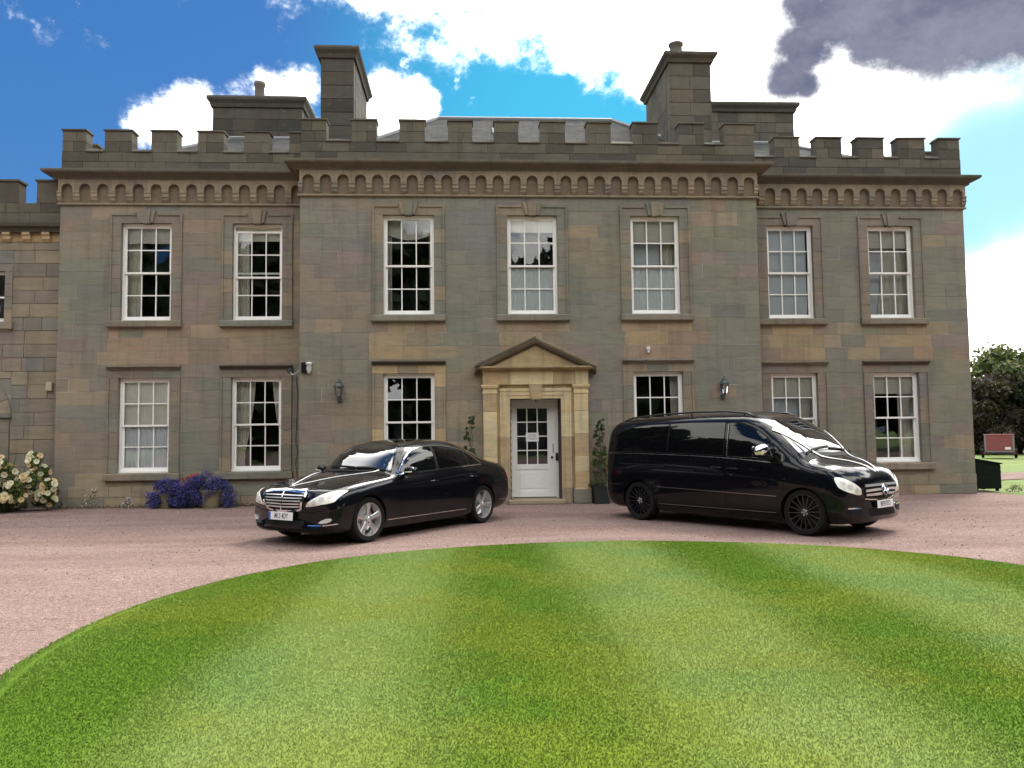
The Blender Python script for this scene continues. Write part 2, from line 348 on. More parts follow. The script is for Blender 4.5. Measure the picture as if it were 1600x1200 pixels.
# ---- the round lawn
LC, LR = (1.64, -12.93), 5.06
LA = [0, 25.8, 33.9, 50.7, 69.6, 90.6, 112, 133, 144.5, 155.7, 167, 180, 192, 230, 270, 320, 360]; LRR = [5.22, 5.32, 5.36, 5.29, 5.12, 5.05, 5.05, 5.11, 5.05, 4.98, 4.93, 4.88, 4.88, 4.92, 4.98, 5.08, 5.22]
def lawn_r(t): return float(np.interp(math.degrees(t) % 360, LA, LRR))      # outline, nearly a circle
def vnoise(x, y, s, seed):
    r = np.random.default_rng(seed).random((64, 64)); u = x * s; v_ = y * s; i = np.floor(u).astype(int); j = np.floor(v_).astype(int); f = u - i; h = v_ - j; f = f * f * (3 - 2 * f); h = h * h * (3 - 2 * h)
    a = r[i % 64, j % 64]; b = r[(i + 1) % 64, j % 64]; c_ = r[i % 64, (j + 1) % 64]; d = r[(i + 1) % 64, (j + 1) % 64]
    return (a * (1 - f) + b * f) * (1 - h) + (c_ * (1 - f) + d * f) * h
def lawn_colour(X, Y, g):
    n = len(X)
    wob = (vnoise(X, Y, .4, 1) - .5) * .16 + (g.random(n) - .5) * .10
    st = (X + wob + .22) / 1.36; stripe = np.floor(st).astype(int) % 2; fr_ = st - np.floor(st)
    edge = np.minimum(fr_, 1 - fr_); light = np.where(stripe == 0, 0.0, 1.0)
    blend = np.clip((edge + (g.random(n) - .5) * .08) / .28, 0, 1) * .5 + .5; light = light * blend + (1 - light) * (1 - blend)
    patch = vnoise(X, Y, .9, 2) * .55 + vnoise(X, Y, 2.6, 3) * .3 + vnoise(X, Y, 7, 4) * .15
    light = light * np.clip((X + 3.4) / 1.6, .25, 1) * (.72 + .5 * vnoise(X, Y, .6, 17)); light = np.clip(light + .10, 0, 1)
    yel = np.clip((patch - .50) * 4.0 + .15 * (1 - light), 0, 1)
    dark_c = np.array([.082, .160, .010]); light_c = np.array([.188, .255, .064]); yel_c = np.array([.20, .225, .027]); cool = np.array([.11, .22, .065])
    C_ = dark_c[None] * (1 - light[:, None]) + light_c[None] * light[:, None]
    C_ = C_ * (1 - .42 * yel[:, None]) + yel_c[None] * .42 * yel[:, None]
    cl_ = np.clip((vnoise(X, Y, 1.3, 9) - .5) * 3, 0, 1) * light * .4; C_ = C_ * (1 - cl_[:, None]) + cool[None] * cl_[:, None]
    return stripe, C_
M = Mat('lawn_turf'); w = M.coord('World')
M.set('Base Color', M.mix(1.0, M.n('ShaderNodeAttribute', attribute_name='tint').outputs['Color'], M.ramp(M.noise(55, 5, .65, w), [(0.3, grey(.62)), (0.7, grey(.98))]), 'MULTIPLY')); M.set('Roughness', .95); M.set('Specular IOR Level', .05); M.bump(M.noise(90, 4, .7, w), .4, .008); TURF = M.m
N = 420; NR = 64; RG = list(np.linspace(.0, .955, NR)[1:]) + [.975, .988, 1.0]; RZ = [.05] * (NR - 1) + [.048, .035, -.02]
P_ = [(LC[0], LC[1], .05)]
for q, z in zip(RG, RZ):
    for k in range(N): t = 2 * math.pi * k / N; r = lawn_r(t) * q; P_.append((LC[0] + r * math.cos(t), LC[1] + r * math.sin(t), z))
P_ = np.array(P_); fs = [(0, 1 + k, 1 + (k + 1) % N) for k in range(N)]
for q in range(len(RG) - 1):
    a = 1 + q * N; fs += [(a + k, a + N + k, a + N + (k + 1) % N, a + (k + 1) % N) for k in range(N)]
me = bpy.data.meshes.new('lawn'); me.from_pydata(P_.tolist(), [], fs); me.materials.append(TURF); me.polygons.foreach_set('use_smooth', [True] * len(fs))
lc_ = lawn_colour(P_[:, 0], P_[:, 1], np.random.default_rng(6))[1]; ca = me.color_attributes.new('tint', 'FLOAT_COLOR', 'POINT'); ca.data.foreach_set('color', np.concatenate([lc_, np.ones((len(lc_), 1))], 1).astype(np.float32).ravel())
tag(link('lawn', me), kind='structure')
# mown grass: real blades, leaning away from the mower in each stripe; colour per blade
g = np.random.default_rng(5); NB = 620000
y_ = g.random(NB * 4); x_ = g.random(NB * 4)
th = x_ * 2 * np.pi; rr_ = np.sqrt(y_) * (1 + g.normal(0, .0022, len(y_)))
lr = np.interp(np.degrees(th) % 360, LA, LRR)
X = LC[0] + lr * rr_ * np.cos(th); Y = LC[1] + lr * rr_ * np.sin(th)
dist = np.hypot(X, Y + 19.63); inview = (np.abs(X - .06 * (Y + 19.63)) < .68 * (Y + 19.63) + .6) & (Y > -16.4)
keep = inview & (g.random(NB * 4) < np.clip((5.6 / dist) ** 1.0, .15, 1)); X = X[keep][:NB]; Y = Y[keep][:NB]; dist = dist[keep][:NB]; n = len(X)
stripe, C_ = lawn_colour(X, Y, g)
C_ *= (.90 + .20 * g.random(n))[:, None]
straw = g.random(n) < .006; C_[straw] = np.array([.36, .36, .14])
rim = np.hypot(X - LC[0], Y - LC[1]) / np.interp(np.degrees(np.arctan2(Y - LC[1], X - LC[0])) % 360, LA, LRR)
h_ = (.007 + .008 * g.random(n)) * (1 + .6 * (rim > .975)); wd = (.0014 + .0012 * g.random(n)) * (1 + dist * .10)
yaw = g.random(n) * 2 * np.pi; lean_y = np.where(stripe == 0, -.05, .35) * h_ + g.normal(0, .35, n) * h_; lean_x = g.normal(0, .45, n) * h_
dx = np.cos(yaw) * wd; dy = np.sin(yaw) * wd; z0 = np.full(n, .047) - .03 * np.clip((rim - .965) / .03, 0, 1)
V = np.empty((n, 5, 3)); V[:, 0] = np.stack([X - dx, Y - dy, z0], 1); V[:, 1] = np.stack([X + dx, Y + dy, z0], 1)
V[:, 2] = np.stack([X - dx * .7 + lean_x * .4, Y - dy * .7 + lean_y * .4, z0 + h_ * .62], 1); V[:, 3] = np.stack([X + dx * .7 + lean_x * .4, Y + dy * .7 + lean_y * .4, z0 + h_ * .62], 1); V[:, 4] = np.stack([X + lean_x, Y + lean_y, z0 + h_], 1)
def tri_mesh(name, V, tri, col, mat):
    n, k, _ = V.shape; me = bpy.data.meshes.new(name); nt_ = len(tri); me.vertices.add(n * k); me.vertices.foreach_set('co', V.astype(np.float32).ravel())
    F = (np.arange(n)[:, None, None] * k + np.array(tri)[None]).ravel(); me.loops.add(len(F)); me.loops.foreach_set('vertex_index', F.astype(np.int32))
    me.polygons.add(n * nt_); me.polygons.foreach_set('loop_start', np.arange(0, n * nt_ * 3, 3, dtype=np.int32)); me.update(calc_edges=True)
    a = me.color_attributes.new('tint', 'FLOAT_COLOR', 'POINT'); cc = np.concatenate([np.repeat(col, k, 0), np.ones((n * k, 1))], 1); a.data.foreach_set('color', cc.astype(np.float32).ravel())
    me.materials.append(mat); me.validate(); return me
def leaf_mat(name, rough=.55, trans=.25, spec=.25):
    M = Mat(name); at = M.n('ShaderNodeAttribute', attribute_name='tint').outputs['Color']; M.set('Base Color', at); M.set('Roughness', rough); M.set('Specular IOR Level', spec)
    td = M.n('ShaderNodeBsdfTranslucent'); M.l(M.mix(1.0, at, (1.2, 1.25, .6, 1), 'MULTIPLY'), td.inputs[0]); ms = M.n('ShaderNodeMixShader'); ms.inputs[0].default_value = trans
    M.l(M.p.outputs[0], ms.inputs[1]); M.l(td.outputs[0], ms.inputs[2]); M.l(ms.outputs[0], M.out.inputs[0]); return M.m
BLADE = leaf_mat('grass_blade', .85, .12, .05)
t_ = BLADE.node_tree; ge = t_.nodes.new('ShaderNodeNewGeometry'); v1 = t_.nodes.new('ShaderNodeVectorMath'); v1.operation = 'MULTIPLY_ADD'; v1.inputs[1].default_value = (.30, .30, .30); v1.inputs[2].default_value = (0, 0, 1)
v3 = t_.nodes.new('ShaderNodeVectorMath'); v3.operation = 'NORMALIZE'; t_.links.new(ge.outputs['Normal'], v1.inputs[0]); t_.links.new(v1.outputs[0], v3.inputs[0]); t_.links.new(v3.outputs[0], t_.nodes['Principled BSDF'].inputs['Normal'])
BLADE_ = BLADE; LEAF = leaf_mat('leaf', .5, .22, .3); PETAL = leaf_mat('petal', .7, .3, .1)
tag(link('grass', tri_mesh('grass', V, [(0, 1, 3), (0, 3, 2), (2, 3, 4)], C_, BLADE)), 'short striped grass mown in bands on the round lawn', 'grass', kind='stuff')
# fallen leaves and pale stones lying on the gravel and lawn
mb = MB(); r_ = random.Random(11)
for k in range(1700):
    x, y = r_.uniform(-11, 12), r_.uniform(-11.5, -.3)
    if math.hypot(x - LC[0], y - LC[1]) < 5.4: continue
    s = r_.uniform(.006, .014) * (1.6 if k % 40 == 0 else 1); a = r_.uniform(0, 6.28); t = r_.choice([(.34, .27, .24, 1), (.26, .18, .155, 1), (.42, .36, .32, 1), (.22, .14, .12, 1)])
    P_ = [(x + s * math.cos(a + q) * r_.uniform(.7, 1.2), y + s * math.sin(a + q) * r_.uniform(.7, 1.2)) for q in (0, 1.05, 2.1, 3.14, 4.2, 5.2)]
    c0 = [(p[0] * .6 + x * .4, p[1] * .6 + y * .4, s * .8) for p in P_]; mb.add([(p[0], p[1], -.005) for p in P_] + c0, [(i, (i + 1) % 6, (i + 1) % 6 + 6, i + 6) for i in range(6)] + [tuple(range(6, 12))], t)
M = Mat('pebble'); M.set('Base Color', M.n('ShaderNodeAttribute', attribute_name='tint').outputs['Color']); M.set('Roughness', .9)
tag(mb.obj('pebbles', M.m), 'pale pebbles and fallen petals scattered over the red gravel', 'pebbles', kind='stuff')
# ---------------------------------------------------------------- the house
rng = random.Random(7)
XL, XCL, XCR, XR = -9.75, -3.86, 7.11, 12.86
YW, YC = 0.0, -0.834
UPX = [(-7.697, YW), (-5.048, YW), (-1.320, YC), (1.617, YC), (4.588, YC), (8.257, YW), (10.888, YW)]
LOX = [(-7.697, YW), (-5.048, YW), (-1.320, YC), (4.588, YC), (8.257, YW), (10.888, YW)]
UZ0, UZ1, LZ0, LZ1 = 4.458, 6.842, 0.806, 3.07
HW, AW = 0.598, 0.855
PAL = dict(green=(110, 111, 97), slate=(108, 105, 102), brown=(120, 107, 92), pink=(126, 106, 95), tan=(160, 141, 110), yellow=(186, 169, 134), purple=(108, 98, 98), soot=(77, 73, 66), sandy=(146, 128, 100), red=(134, 102, 86))
def pick(w, jit=0.08):
    k = rng.choices(list(w), list(w.values()))[0]; c = srgb(*PAL[k], 1.22); m0 = (.222, .208, .172); c = tuple(a * .42 + b * .58 for a, b in zip(c, m0)) if k not in ('yellow', 'soot', 'black', 'tan', 'grime') else c; j = rng.uniform(1 - jit, 1 + jit); q = rng.uniform(-0.03, 0.03)
    return (c[0] * j * (1 + q), c[1] * j, c[2] * j * (1 - q), 1)
def wave(x, z, k): return .5 + .5 * math.sin(x * (.9 + .13 * k) + 1.7 * k + 1.3 * math.sin(z * (1.1 + .2 * k) + k * 2.1)) * math.cos(z * (.7 + .11 * k) + .6 * x * math.sin(k))
def facade_tint(x, z):
    mixc = lambda a, b, t: tuple(p * (1 - t) + q * t for p, q in zip(a, b))
    c = mixc((108, 111, 98), (111, 109, 106), wave(x, z, 1)); c = mixc(c, (124, 111, 95), wave(x, z, 2) * (.9 if x < XCL else .7 if x < 5.2 else .45))
    if x > 5.2: c = mixc(c, (114, 113, 97), .45)
    warm = 0.0
    f = lambda d, r: max(0.0, 1 - max(0, d) / r)
    for cx, _ in UPX: warm = max(warm, f(abs(x - cx) - .75, .4) * f(abs(z - 3.85) - .42, .2), f(abs(x - cx) - .9, .5) * f(z - .62, .25) * .7)
    warm = max(warm, .55 * f(abs(x - 1.64) - 1.9, .7) * f(z - 2.0, .6)); warm = min(1, warm)
    c = mixc(c, rng.choice([(148, 130, 100), (142, 126, 100), (140, 118, 98), (134, 120, 98)]), warm * rng.uniform(.55, .95))
    if rng.random() < .24: c = mixc(c, rng.choice([(122, 108, 104), (132, 112, 98), (104, 104, 100), (140, 126, 102), (106, 110, 96)]), .6)
    j = rng.uniform(.93, 1.07); l = srgb(*c, 1.30 * j); return (l[0] * 1.0, l[1] * .995, l[2] * 1.0, 1)
house = empty('country_house'); tag(house, 'grey brown sandstone country house with battlements, sash windows and pedimented doorway', 'house')

def free_spans(x0, x1, za, zb, holes):
    """(x0,x1,z0,z1) pieces of a course left over by the holes"""
    out = []; cuts = [(max(h[0], x0), min(h[1], x1), h[2], h[3]) for h in holes if h[2] < zb - 1e-4 and h[3] > za + 1e-4 and h[0] < x1 and h[1] > x0]
    cuts.sort(); x = x0
    for c in cuts:
        if c[0] > x: out.append((x, c[0], za, zb))
        if c[3] < zb - 0.045: out.append((c[0], c[1], c[3], zb))
        if c[2] > za + 0.045: out.append((c[0], c[1], za, c[2]))
        x = max(x, c[1])
    if x < x1: out.append((x, x1, za, zb))
    return out
def lay(x0, x1, zs, holes, wmin=0.45, wmax=1.05):
    rects = []
    for za, zb in zip(zs, zs[1:]):
        for a, b, c, d in free_spans(x0, x1, za, zb, holes):
            if b - a < 0.03: continue
            x = a; first = True
            while x < b - 1e-6:
                w = rng.uniform(wmin, wmax) * (rng.uniform(.45, 1) if first else 1); first = False
                e = x + w
                if b - e < 0.30: e = b
                rects.append((x, e, c, d)); x = e
    return rects
def sheet(x0, x1, z0, z1, holes, y):
    xs = sorted({x0, x1, *[min(max(v, x0), x1) for h in holes for v in h[:2]]}); zs = sorted({z0, z1, *[min(max(v, z0), z1) for h in holes for v in h[2:]]})
    mb = MB()
    for a, b in zip(xs, xs[1:]):
        for c, d in zip(zs, zs[1:]):
            mx_, mz = (a + b) / 2, (c + d) / 2
            if any(h[0] < mx_ < h[1] and h[2] < mz < h[3] for h in holes): continue
            mb.add([(a, y, c), (b, y, c), (b, y, d), (a, y, d)], [(0, 1, 2, 3)])
    return mb
def win_holes(shrink=0.0):
    hs_ = []
    for cx, y in UPX: hs_.append((cx - AW + shrink, cx + AW - shrink, 4.29 + shrink, 7.083 - shrink, y))
    for cx, y in LOX: hs_.append((cx - AW + shrink, cx + AW - shrink, 0.62 + shrink, 3.27 - shrink, y))
    return hs_
door_hole = (0.42, 2.86, -0.1, 3.12)
zs = [0.0, 0.235, 0.49] + [0.49 + 0.3225 * i for i in range(1, 22)]; zs[-1] = 7.275
G_ = 0.0038
blocks = []
for name, x0, x1, y in (('left', XL, XCL, YW), ('middle', XCL, XCR, YC), ('right', XCR, XR, YW)):
    holes = [h[:4] for h in win_holes() if abs(h[4] - y) < .01 and h[0] > x0 - .5 and h[1] < x1 + .5]
    small = [h[:4] for h in win_holes(0.12) if abs(h[4] - y) < .01 and h[0] > x0 - .5 and h[1] < x1 + .5]
    if y == YC: holes.append(door_hole); small.append((0.55, 2.74, -0.1, 3.0))
    wall = sheet(x0, x1, -0.05, 8.1, small, y + 0.004).obj('wall', MORTAR, house)
    for r in lay(x0, x1, zs, holes): blocks.append((wall, y, r))
blocks.sort(key=lambda b: -((b[2][1] - b[2][0]) * (b[2][3] - b[2][2])))
rest = MB()
for i, (wall, y, (a, b, c, d)) in enumerate(blocks):
    pr = 0.045 if d <= 0.5 else rng.uniform(-0.001, 0.003)
    t = facade_tint((a + b) / 2, (c + d) / 2)
    mb = MB() if i < 300 else rest
    mb.cbox(a + G_, b - G_, y - pr, y + 0.05, c + G_, d - G_, 0.0035, t)
    if i < 300: mb.obj('stone_block', STONE, wall)
tag(rest.obj('small_stone_blocks', STONE, house), kind='stuff')
# sides, returns, back and flat roof of the mass
core = MB(); ct = srgb(*PAL['brown'])
core.add([(XL, YW, 0), (XL, 12, 0), (XL, 12, 8.1), (XL, YW, 8.1)], [(0, 3, 2, 1)], ct)
core.add([(XR, YW, 0), (XR, 12, 0), (XR, 12, 8.1), (XR, YW, 8.1)], [(0, 1, 2, 3)], ct)
core.add([(XCL, YC, 0), (XCL, 0.02, 0), (XCL, 0.02, 8.1), (XCL, YC, 8.1)], [(0, 3, 2, 1)], ct)
core.add([(XCR, YC, 0), (XCR, 0.02, 0), (XCR, 0.02, 8.1), (XCR, YC, 8.1)], [(0, 1, 2, 3)], ct)
core.add([(XL, 12, 0), (XR, 12, 0), (XR, 12, 8.1), (XL, 12, 8.1)], [(0, 3, 2, 1)], ct)
core.add([(XL, 0.05, 8.09), (XR, 0.05, 8.09), (XR, 12, 8.09), (XL, 12, 8.09)], [(0, 1, 2, 3)], ct)
core.add([(XCL, YC, 8.085), (XCR, YC, 8.085), (XCR, 0.05, 8.085), (XCL, 0.05, 8.085)], [(0, 1, 2, 3)], ct)
core.obj('side_wall', STONE, house)

# --- windows
def make_window_meshes(z0, z1, nrow_gap):
    H = z1 - z0; zm = z0 + H * 0.495
    fr = MB()                                   # fixed box frame
    fr.box(-HW, -HW + .045, .10, .26, z0, z1); fr.box(HW - .045, HW, .10, .26, z0, z1); fr.box(-HW + .045, HW - .045, .10, .26, z1 - .05, z1); fr.box(-HW - .0, HW, .07, .27, z0 - .004, z0 + .035)
    def sash(a, b, y, top, bot):
        mb = MB(); s = .045; xa, xb = -HW + .045, HW - .045
        mb.box(xa, xa + s, y, y + .045, a, b); mb.box(xb - s, xb, y, y + .045, a, b)
        mb.box(xa + s, xb - s, y, y + .045, b - top, b); mb.box(xa + s, xb - s, y, y + .045, a, a + bot)
        ia, ib, za, zb = xa + s, xb - s, a + bot, b - top; w = (ib - ia - 2 * .026) / 3; h = (zb - za - .026) / 2; panes = []
        for k in (1, 2): x = ia + k * w + (k - 1) * .026; mb.box(x, x + .026, y + .004, y + .04, za, zb)
        mb.box(ia, ib, y + .006, y + .038, za + h, za + h + .026)
        for r in range(2):
            for k in range(3): panes.append((ia + k * (w + .026) + w / 2, y + .022, za + r * (h + .026) + h / 2))
        return mb, panes, (w, h)
    up, pu, su = sash(zm - .02, z1 - .05, .12, .05, .045); lo, pl, sl = sash(z0 + .035, zm + .025, .17, .045, .085)
    pane = lambda s: MB().box(-s[0] / 2 - .004, s[0] / 2 + .004, -.002, .002, -s[1] / 2 - .004, s[1] / 2 + .004).mesh('pane', GLASS)
    room = MB()
    room.add([(-1.15, .33, z0 - .35), (1.15, .33, z0 - .35), (1.15, .33, z1 + .3), (-1.15, .33, z1 + .3), (-1.15, 3.2, z0 - .35), (1.15, 3.2, z0 - .35), (1.15, 3.2, z1 + .3), (-1.15, 3.2, z1 + .3)],
             [(4, 7, 6, 5), (0, 3, 7, 4), (1, 5, 6, 2), (3, 2, 6, 7), (0, 4, 5, 1)])
    # reveal closing the gap between room and opening
    for a, b, c, d in ((-1.15, -HW, z0 - .35, z1 + .3), (HW, 1.15, z0 - .35, z1 + .3), (-HW, HW, z1, z1 + .3), (-HW, HW, z0 - .35, z0)): room.add([(a, .331, c), (b, .331, c), (b, .331, d), (a, .331, d)], [(0, 1, 2, 3)])
    return dict(frame=fr.mesh('sash_frame', WHITE), up=up.mesh('upper_sash', WHITE), lo=lo.mesh('lower_sash', WHITE), pu=pu, pl=pl, pmu=pane(su), pml=pane(sl), room=room.mesh('room', ROOM))
WU = make_window_meshes(UZ0, UZ1, 0); WL_ = make_window_meshes(LZ0, LZ1, 0)
def drape_mesh(x0a, x1a, x0b, x1b, z0, z1, y, folds, amp, mat, tie=None, name='drape'):
    """cloth from (x0a..x1a at top) to (x0b..x1b at the bottom) with folds"""
    nx, nz = folds * 6, 10; mb = MB(); vs = []
    for j in range(nz + 1):
        t = j / nz; z = z1 + (z0 - z1) * t; s = t if tie is None else (min(1, (t / tie)) ** 1.6 if t < tie else 1 - 0.15 * (t - tie) / (1 - tie))
        xa, xb = x0a + (x0b - x0a) * s, x1a + (x1b - x1a) * s
        for i in range(nx + 1):
            u = i / nx; vs.append((xa + (xb - xa) * u, y + amp * math.sin(u * folds * 2 * math.pi + math.sin(i * 1.7) * .5) * (.6 + .4 * t), z))
    fs = [(j * (nx + 1) + i, (j + 1) * (nx + 1) + i, (j + 1) * (nx + 1) + i + 1, j * (nx + 1) + i + 1) for j in range(nz) for i in range(nx)]
    return mb.add(vs, fs).mesh(name, mat, True)
def stone_part(mb, name, par, mat=None): return mb.obj(name, mat or STONE, par)
def surround_tint(cx, y, lower):
    if lower and y == YC: return dict(sandy=.5, tan=.5) if cx < 2 else dict(sandy=.5, green=.4, brown=.3)
    if y == YC: return dict(green=.5, brown=.4, sandy=.2)
    if cx < 0: return dict(brown=.6, green=.2, sandy=.15, pink=.1)
    return dict(brown=.45, pink=.25, purple=.2, green=.15)
def build_window(cx, y, lower, W, drop=0.0):
    z0, z1 = (LZ0, LZ1) if lower else (UZ0, UZ1); w = empty('window', house, (cx, y, 0)); tw = surround_tint(cx, y, lower)
    link('sash_frame', W['frame'], w); u = link('upper_sash', W['up'], w); u.location.z = -drop; link('lower_sash', W['lo'], w); link('room', W['room'], w)
    for me, l, dz in ((W['pmu'], W['pu'], drop), (W['pml'], W['pl'], 0)):
        for p in l:
            o = link('pane', me, w, (p[0], p[1], p[2] - dz)); o.rotation_euler = (rng.gauss(0, .004), 0, rng.gauss(0, .004))
    # jambs of separate blocks with a raised outer fillet
    zt = z1; n = 7; zz = [z0 + (zt - z0) * k / n for k in range(n + 1)]
    for s in (-1, 1):
        for a, b in zip(zz, zz[1:]):
            t = pick(tw, .07); mb = MB(); pf = [(s * HW, .32), (s * HW, -.022), (s * (AW - .05), -.022), (s * (AW - .05), -.05), (s * (AW - .012), -.05), (s * AW, -.03), (s * AW, .32)]
            mb.prism_z(pf if s < 0 else pf[::-1], a + .003, b - .003, t); stone_part(mb, 'jamb_stone', w)
    top = 7.083 if not lower else 3.27
    if not lower:
        for s in (-1, 1):
            t = pick(tw, .07); mb = MB()
            poly = [(s * AW, z1), (s * .085, z1), (s * .14, top), (s * AW, top)]
            mb.prism(poly if s < 0 else poly[::-1], -.022, .32, t)
            q = [(s * AW, top - .055), (s * .25, top - .055), (s * .26, top), (s * AW, top)]; mb.prism(q if s < 0 else q[::-1], -.05, -.0221, t)
            q = [(s * AW, z1), (s * (AW - .05), z1), (s * (AW - .05), top - .055), (s * AW, top - .055)]; mb.prism(q if s < 0 else q[::-1], -.05, -.0221, t)
            stone_part(mb, 'lintel', w)
            mb = MB(); q = [(s * .155, z1 - .0), (s * .087, z1 - .0), (s * .122, 7.135), (s * .225, 7.135)]; mb.prism(q if s < 0 else q[::-1], -.075, .1, pick(tw, .06)); stone_part(mb, 'keystone', w)
        mb = MB().prism([(-.083, z1 - .02), (.083, z1 - .02), (.118, 7.15), (-.118, 7.15)], -.105, .1, pick(tw, .06)); stone_part(mb, 'keystone', w)
        mb = MB().prism_x([(.32, 4.29), (-.10, 4.29), (-.115, 4.31), (-.115, 4.425), (-.09, 4.45), (.1, z0), (.32, z0)][::-1], -AW - .015, AW + .015, pick(dict(brown=.4, green=.5, soot=.2)))
        stone_part(mb, 'sill', w, STONE_TOP)
    else:
        xs_ = [-AW, -.28 + rng.uniform(-.1, .1), .28 + rng.uniform(-.1, .1), AW]
        for a, b in zip(xs_, xs_[1:]): stone_part(MB().cbox(a + .002, b - .002, -.022, .32, z1, top, .005, pick(tw, .07)), 'lintel', w)
        mb = MB().prism_x([(.1, 3.262), (-.05, 3.262), (-.06, 3.29), (-.10, 3.305), (-.135, 3.33), (-.135, 3.352), (.1, 3.385)][::-1], -AW + .0, AW - .0, pick(dict(brown=.5, soot=.4, green=.2)))
        stone_part(mb, 'hood_mould', w, STONE_TOP)
        mb = MB().prism_x([(.32, .62), (-.10, .62), (-.12, .635), (-.12, .775), (-.09, .795), (.1, z0), (.32, z0)][::-1], -AW - .03, AW + .03, pick(dict(brown=.5, green=.4, soot=.2)))
        stone_part(mb, 'sill', w, STONE_TOP)
    return w
wins = {}
for i, (cx, y) in enumerate(UPX): wins['u%d' % (i + 1)] = build_window(cx, y, False, WU, 0.11 if i == 1 else 0.0)
for i, (cx, y) in enumerate(LOX): wins['l%d' % (i + 1)] = build_window(cx, y, True, WL_)
def blind(w, z0, z1, mat, x0=-.58, x1=.58, y=.232, name='blind'):
    mb = MB().box(x0, x1, y, y + .006, z0, z1); mb.box(x0, x1, y - .008, y + .014, z0 - .03, z0); mb.obj(name, mat, w)
def drape(w, *a, **k): me = drape_mesh(*a, **k); link(me.name.split('.')[0], me, w)
U0, U1, L0, L1 = UZ0, UZ1, LZ0, LZ1
def net(w, z0, z1, x0=-.57, x1=.57): drape(w, x0, x1, x0, x1, z0, z1, .245, 9, .018, NET, name='net_curtain')
blind(wins['u1'], U1 - .42, U1, BEIGE); drape(wins['u1'], -.62, -.25, -.62, -.27, U0, U1, .36, 4, .035, CREAM)
blind(wins['u2'], U1 - .36, U1, CREAM); drape(wins['u2'], -.62, -.30, -.62, -.27, U0, U1, .38, 4, .035, CREAM); drape(wins['u2'], .50, .64, .38, .64, U0, U0 + .5, .42, 2, .03, GREYBLIND)
# shaped pelmet of the third upper window
pel = MB(); pts = [(-.60, U1), (-.60, U1 - .36)] + [(-.6 + 1.2 * t / 10, U1 - .36 - .16 * math.sin(math.pi * t / 10)) for t in range(1, 10)] + [(.60, U1 - .36), (.60, U1)]
pel.prism(pts, .36, .38); pel.obj('pelmet', BEIGE, wins['u3']); drape(wins['u3'], -.62, -.43, -.62, -.43, U0, U1 - .2, .45, 2, .03, BEIGE); drape(wins['u3'], .46, .62, .46, .62, U0, U1 - .2, .45, 2, .03, BEIGE)
blind(wins['u4'], U1 - .33, U1, BLIND); net(wins['u4'], U0, U0 + 1.15)
blind(wins['u5'], U1 - .60, U1, BEIGE); net(wins['u5'], U0, U0 + 1.18); drape(wins['u5'], .25, .62, .25, .62, U0, U1, .40, 4, .03, BEIGE); blind(wins['u5'], U0 + 1.1, U1 - .6, GREYBLIND, -.58, .2, .42)
blind(wins['u6'], U0 + .02, U1, GREYBLIND, -.58, .50, .24)
blind(wins['u7'], U1 - .50, U1, BEIGE); drape(wins['u7'], .05, .62, -.22, .62, U0, U1, .38, 6, .03, BEIGE); blind(wins['u7'], U0, U1, GREYBLIND, -.6, .2, .42)
blind(wins['l1'], L0 + 1.12, L1, BLIND); net(wins['l1'], L0, L0 + 1.15)
drape(wins['l2'], -.62, -.10, -.62, -.36, L0 + .02, L1, .36, 6, .03, CREAM, tie=.85); drape(wins['l2'], .30, .62, .52, .62, L0 + .02, L1, .36, 4, .03, CREAM, tie=.7)
drape(wins['l4'], .36, .62, .40, .62, L0, L1, .36, 4, .03, BEIGE)
blind(wins['l5'], L1 - .55, L1, BEIGE); blind(wins['l5'], L0, L1, GREYBLIND, -.58, .3, .45); drape(wins['l5'], .25, .62, .25, .62, L0, L1, .36, 5, .03, BEIGE)
blind(wins['l6'], L1 - .5, L1, BEIGE); drape(wins['l6'], .20, .62, .22, .62, L0, L1, .36, 5, .03, BEIGE)

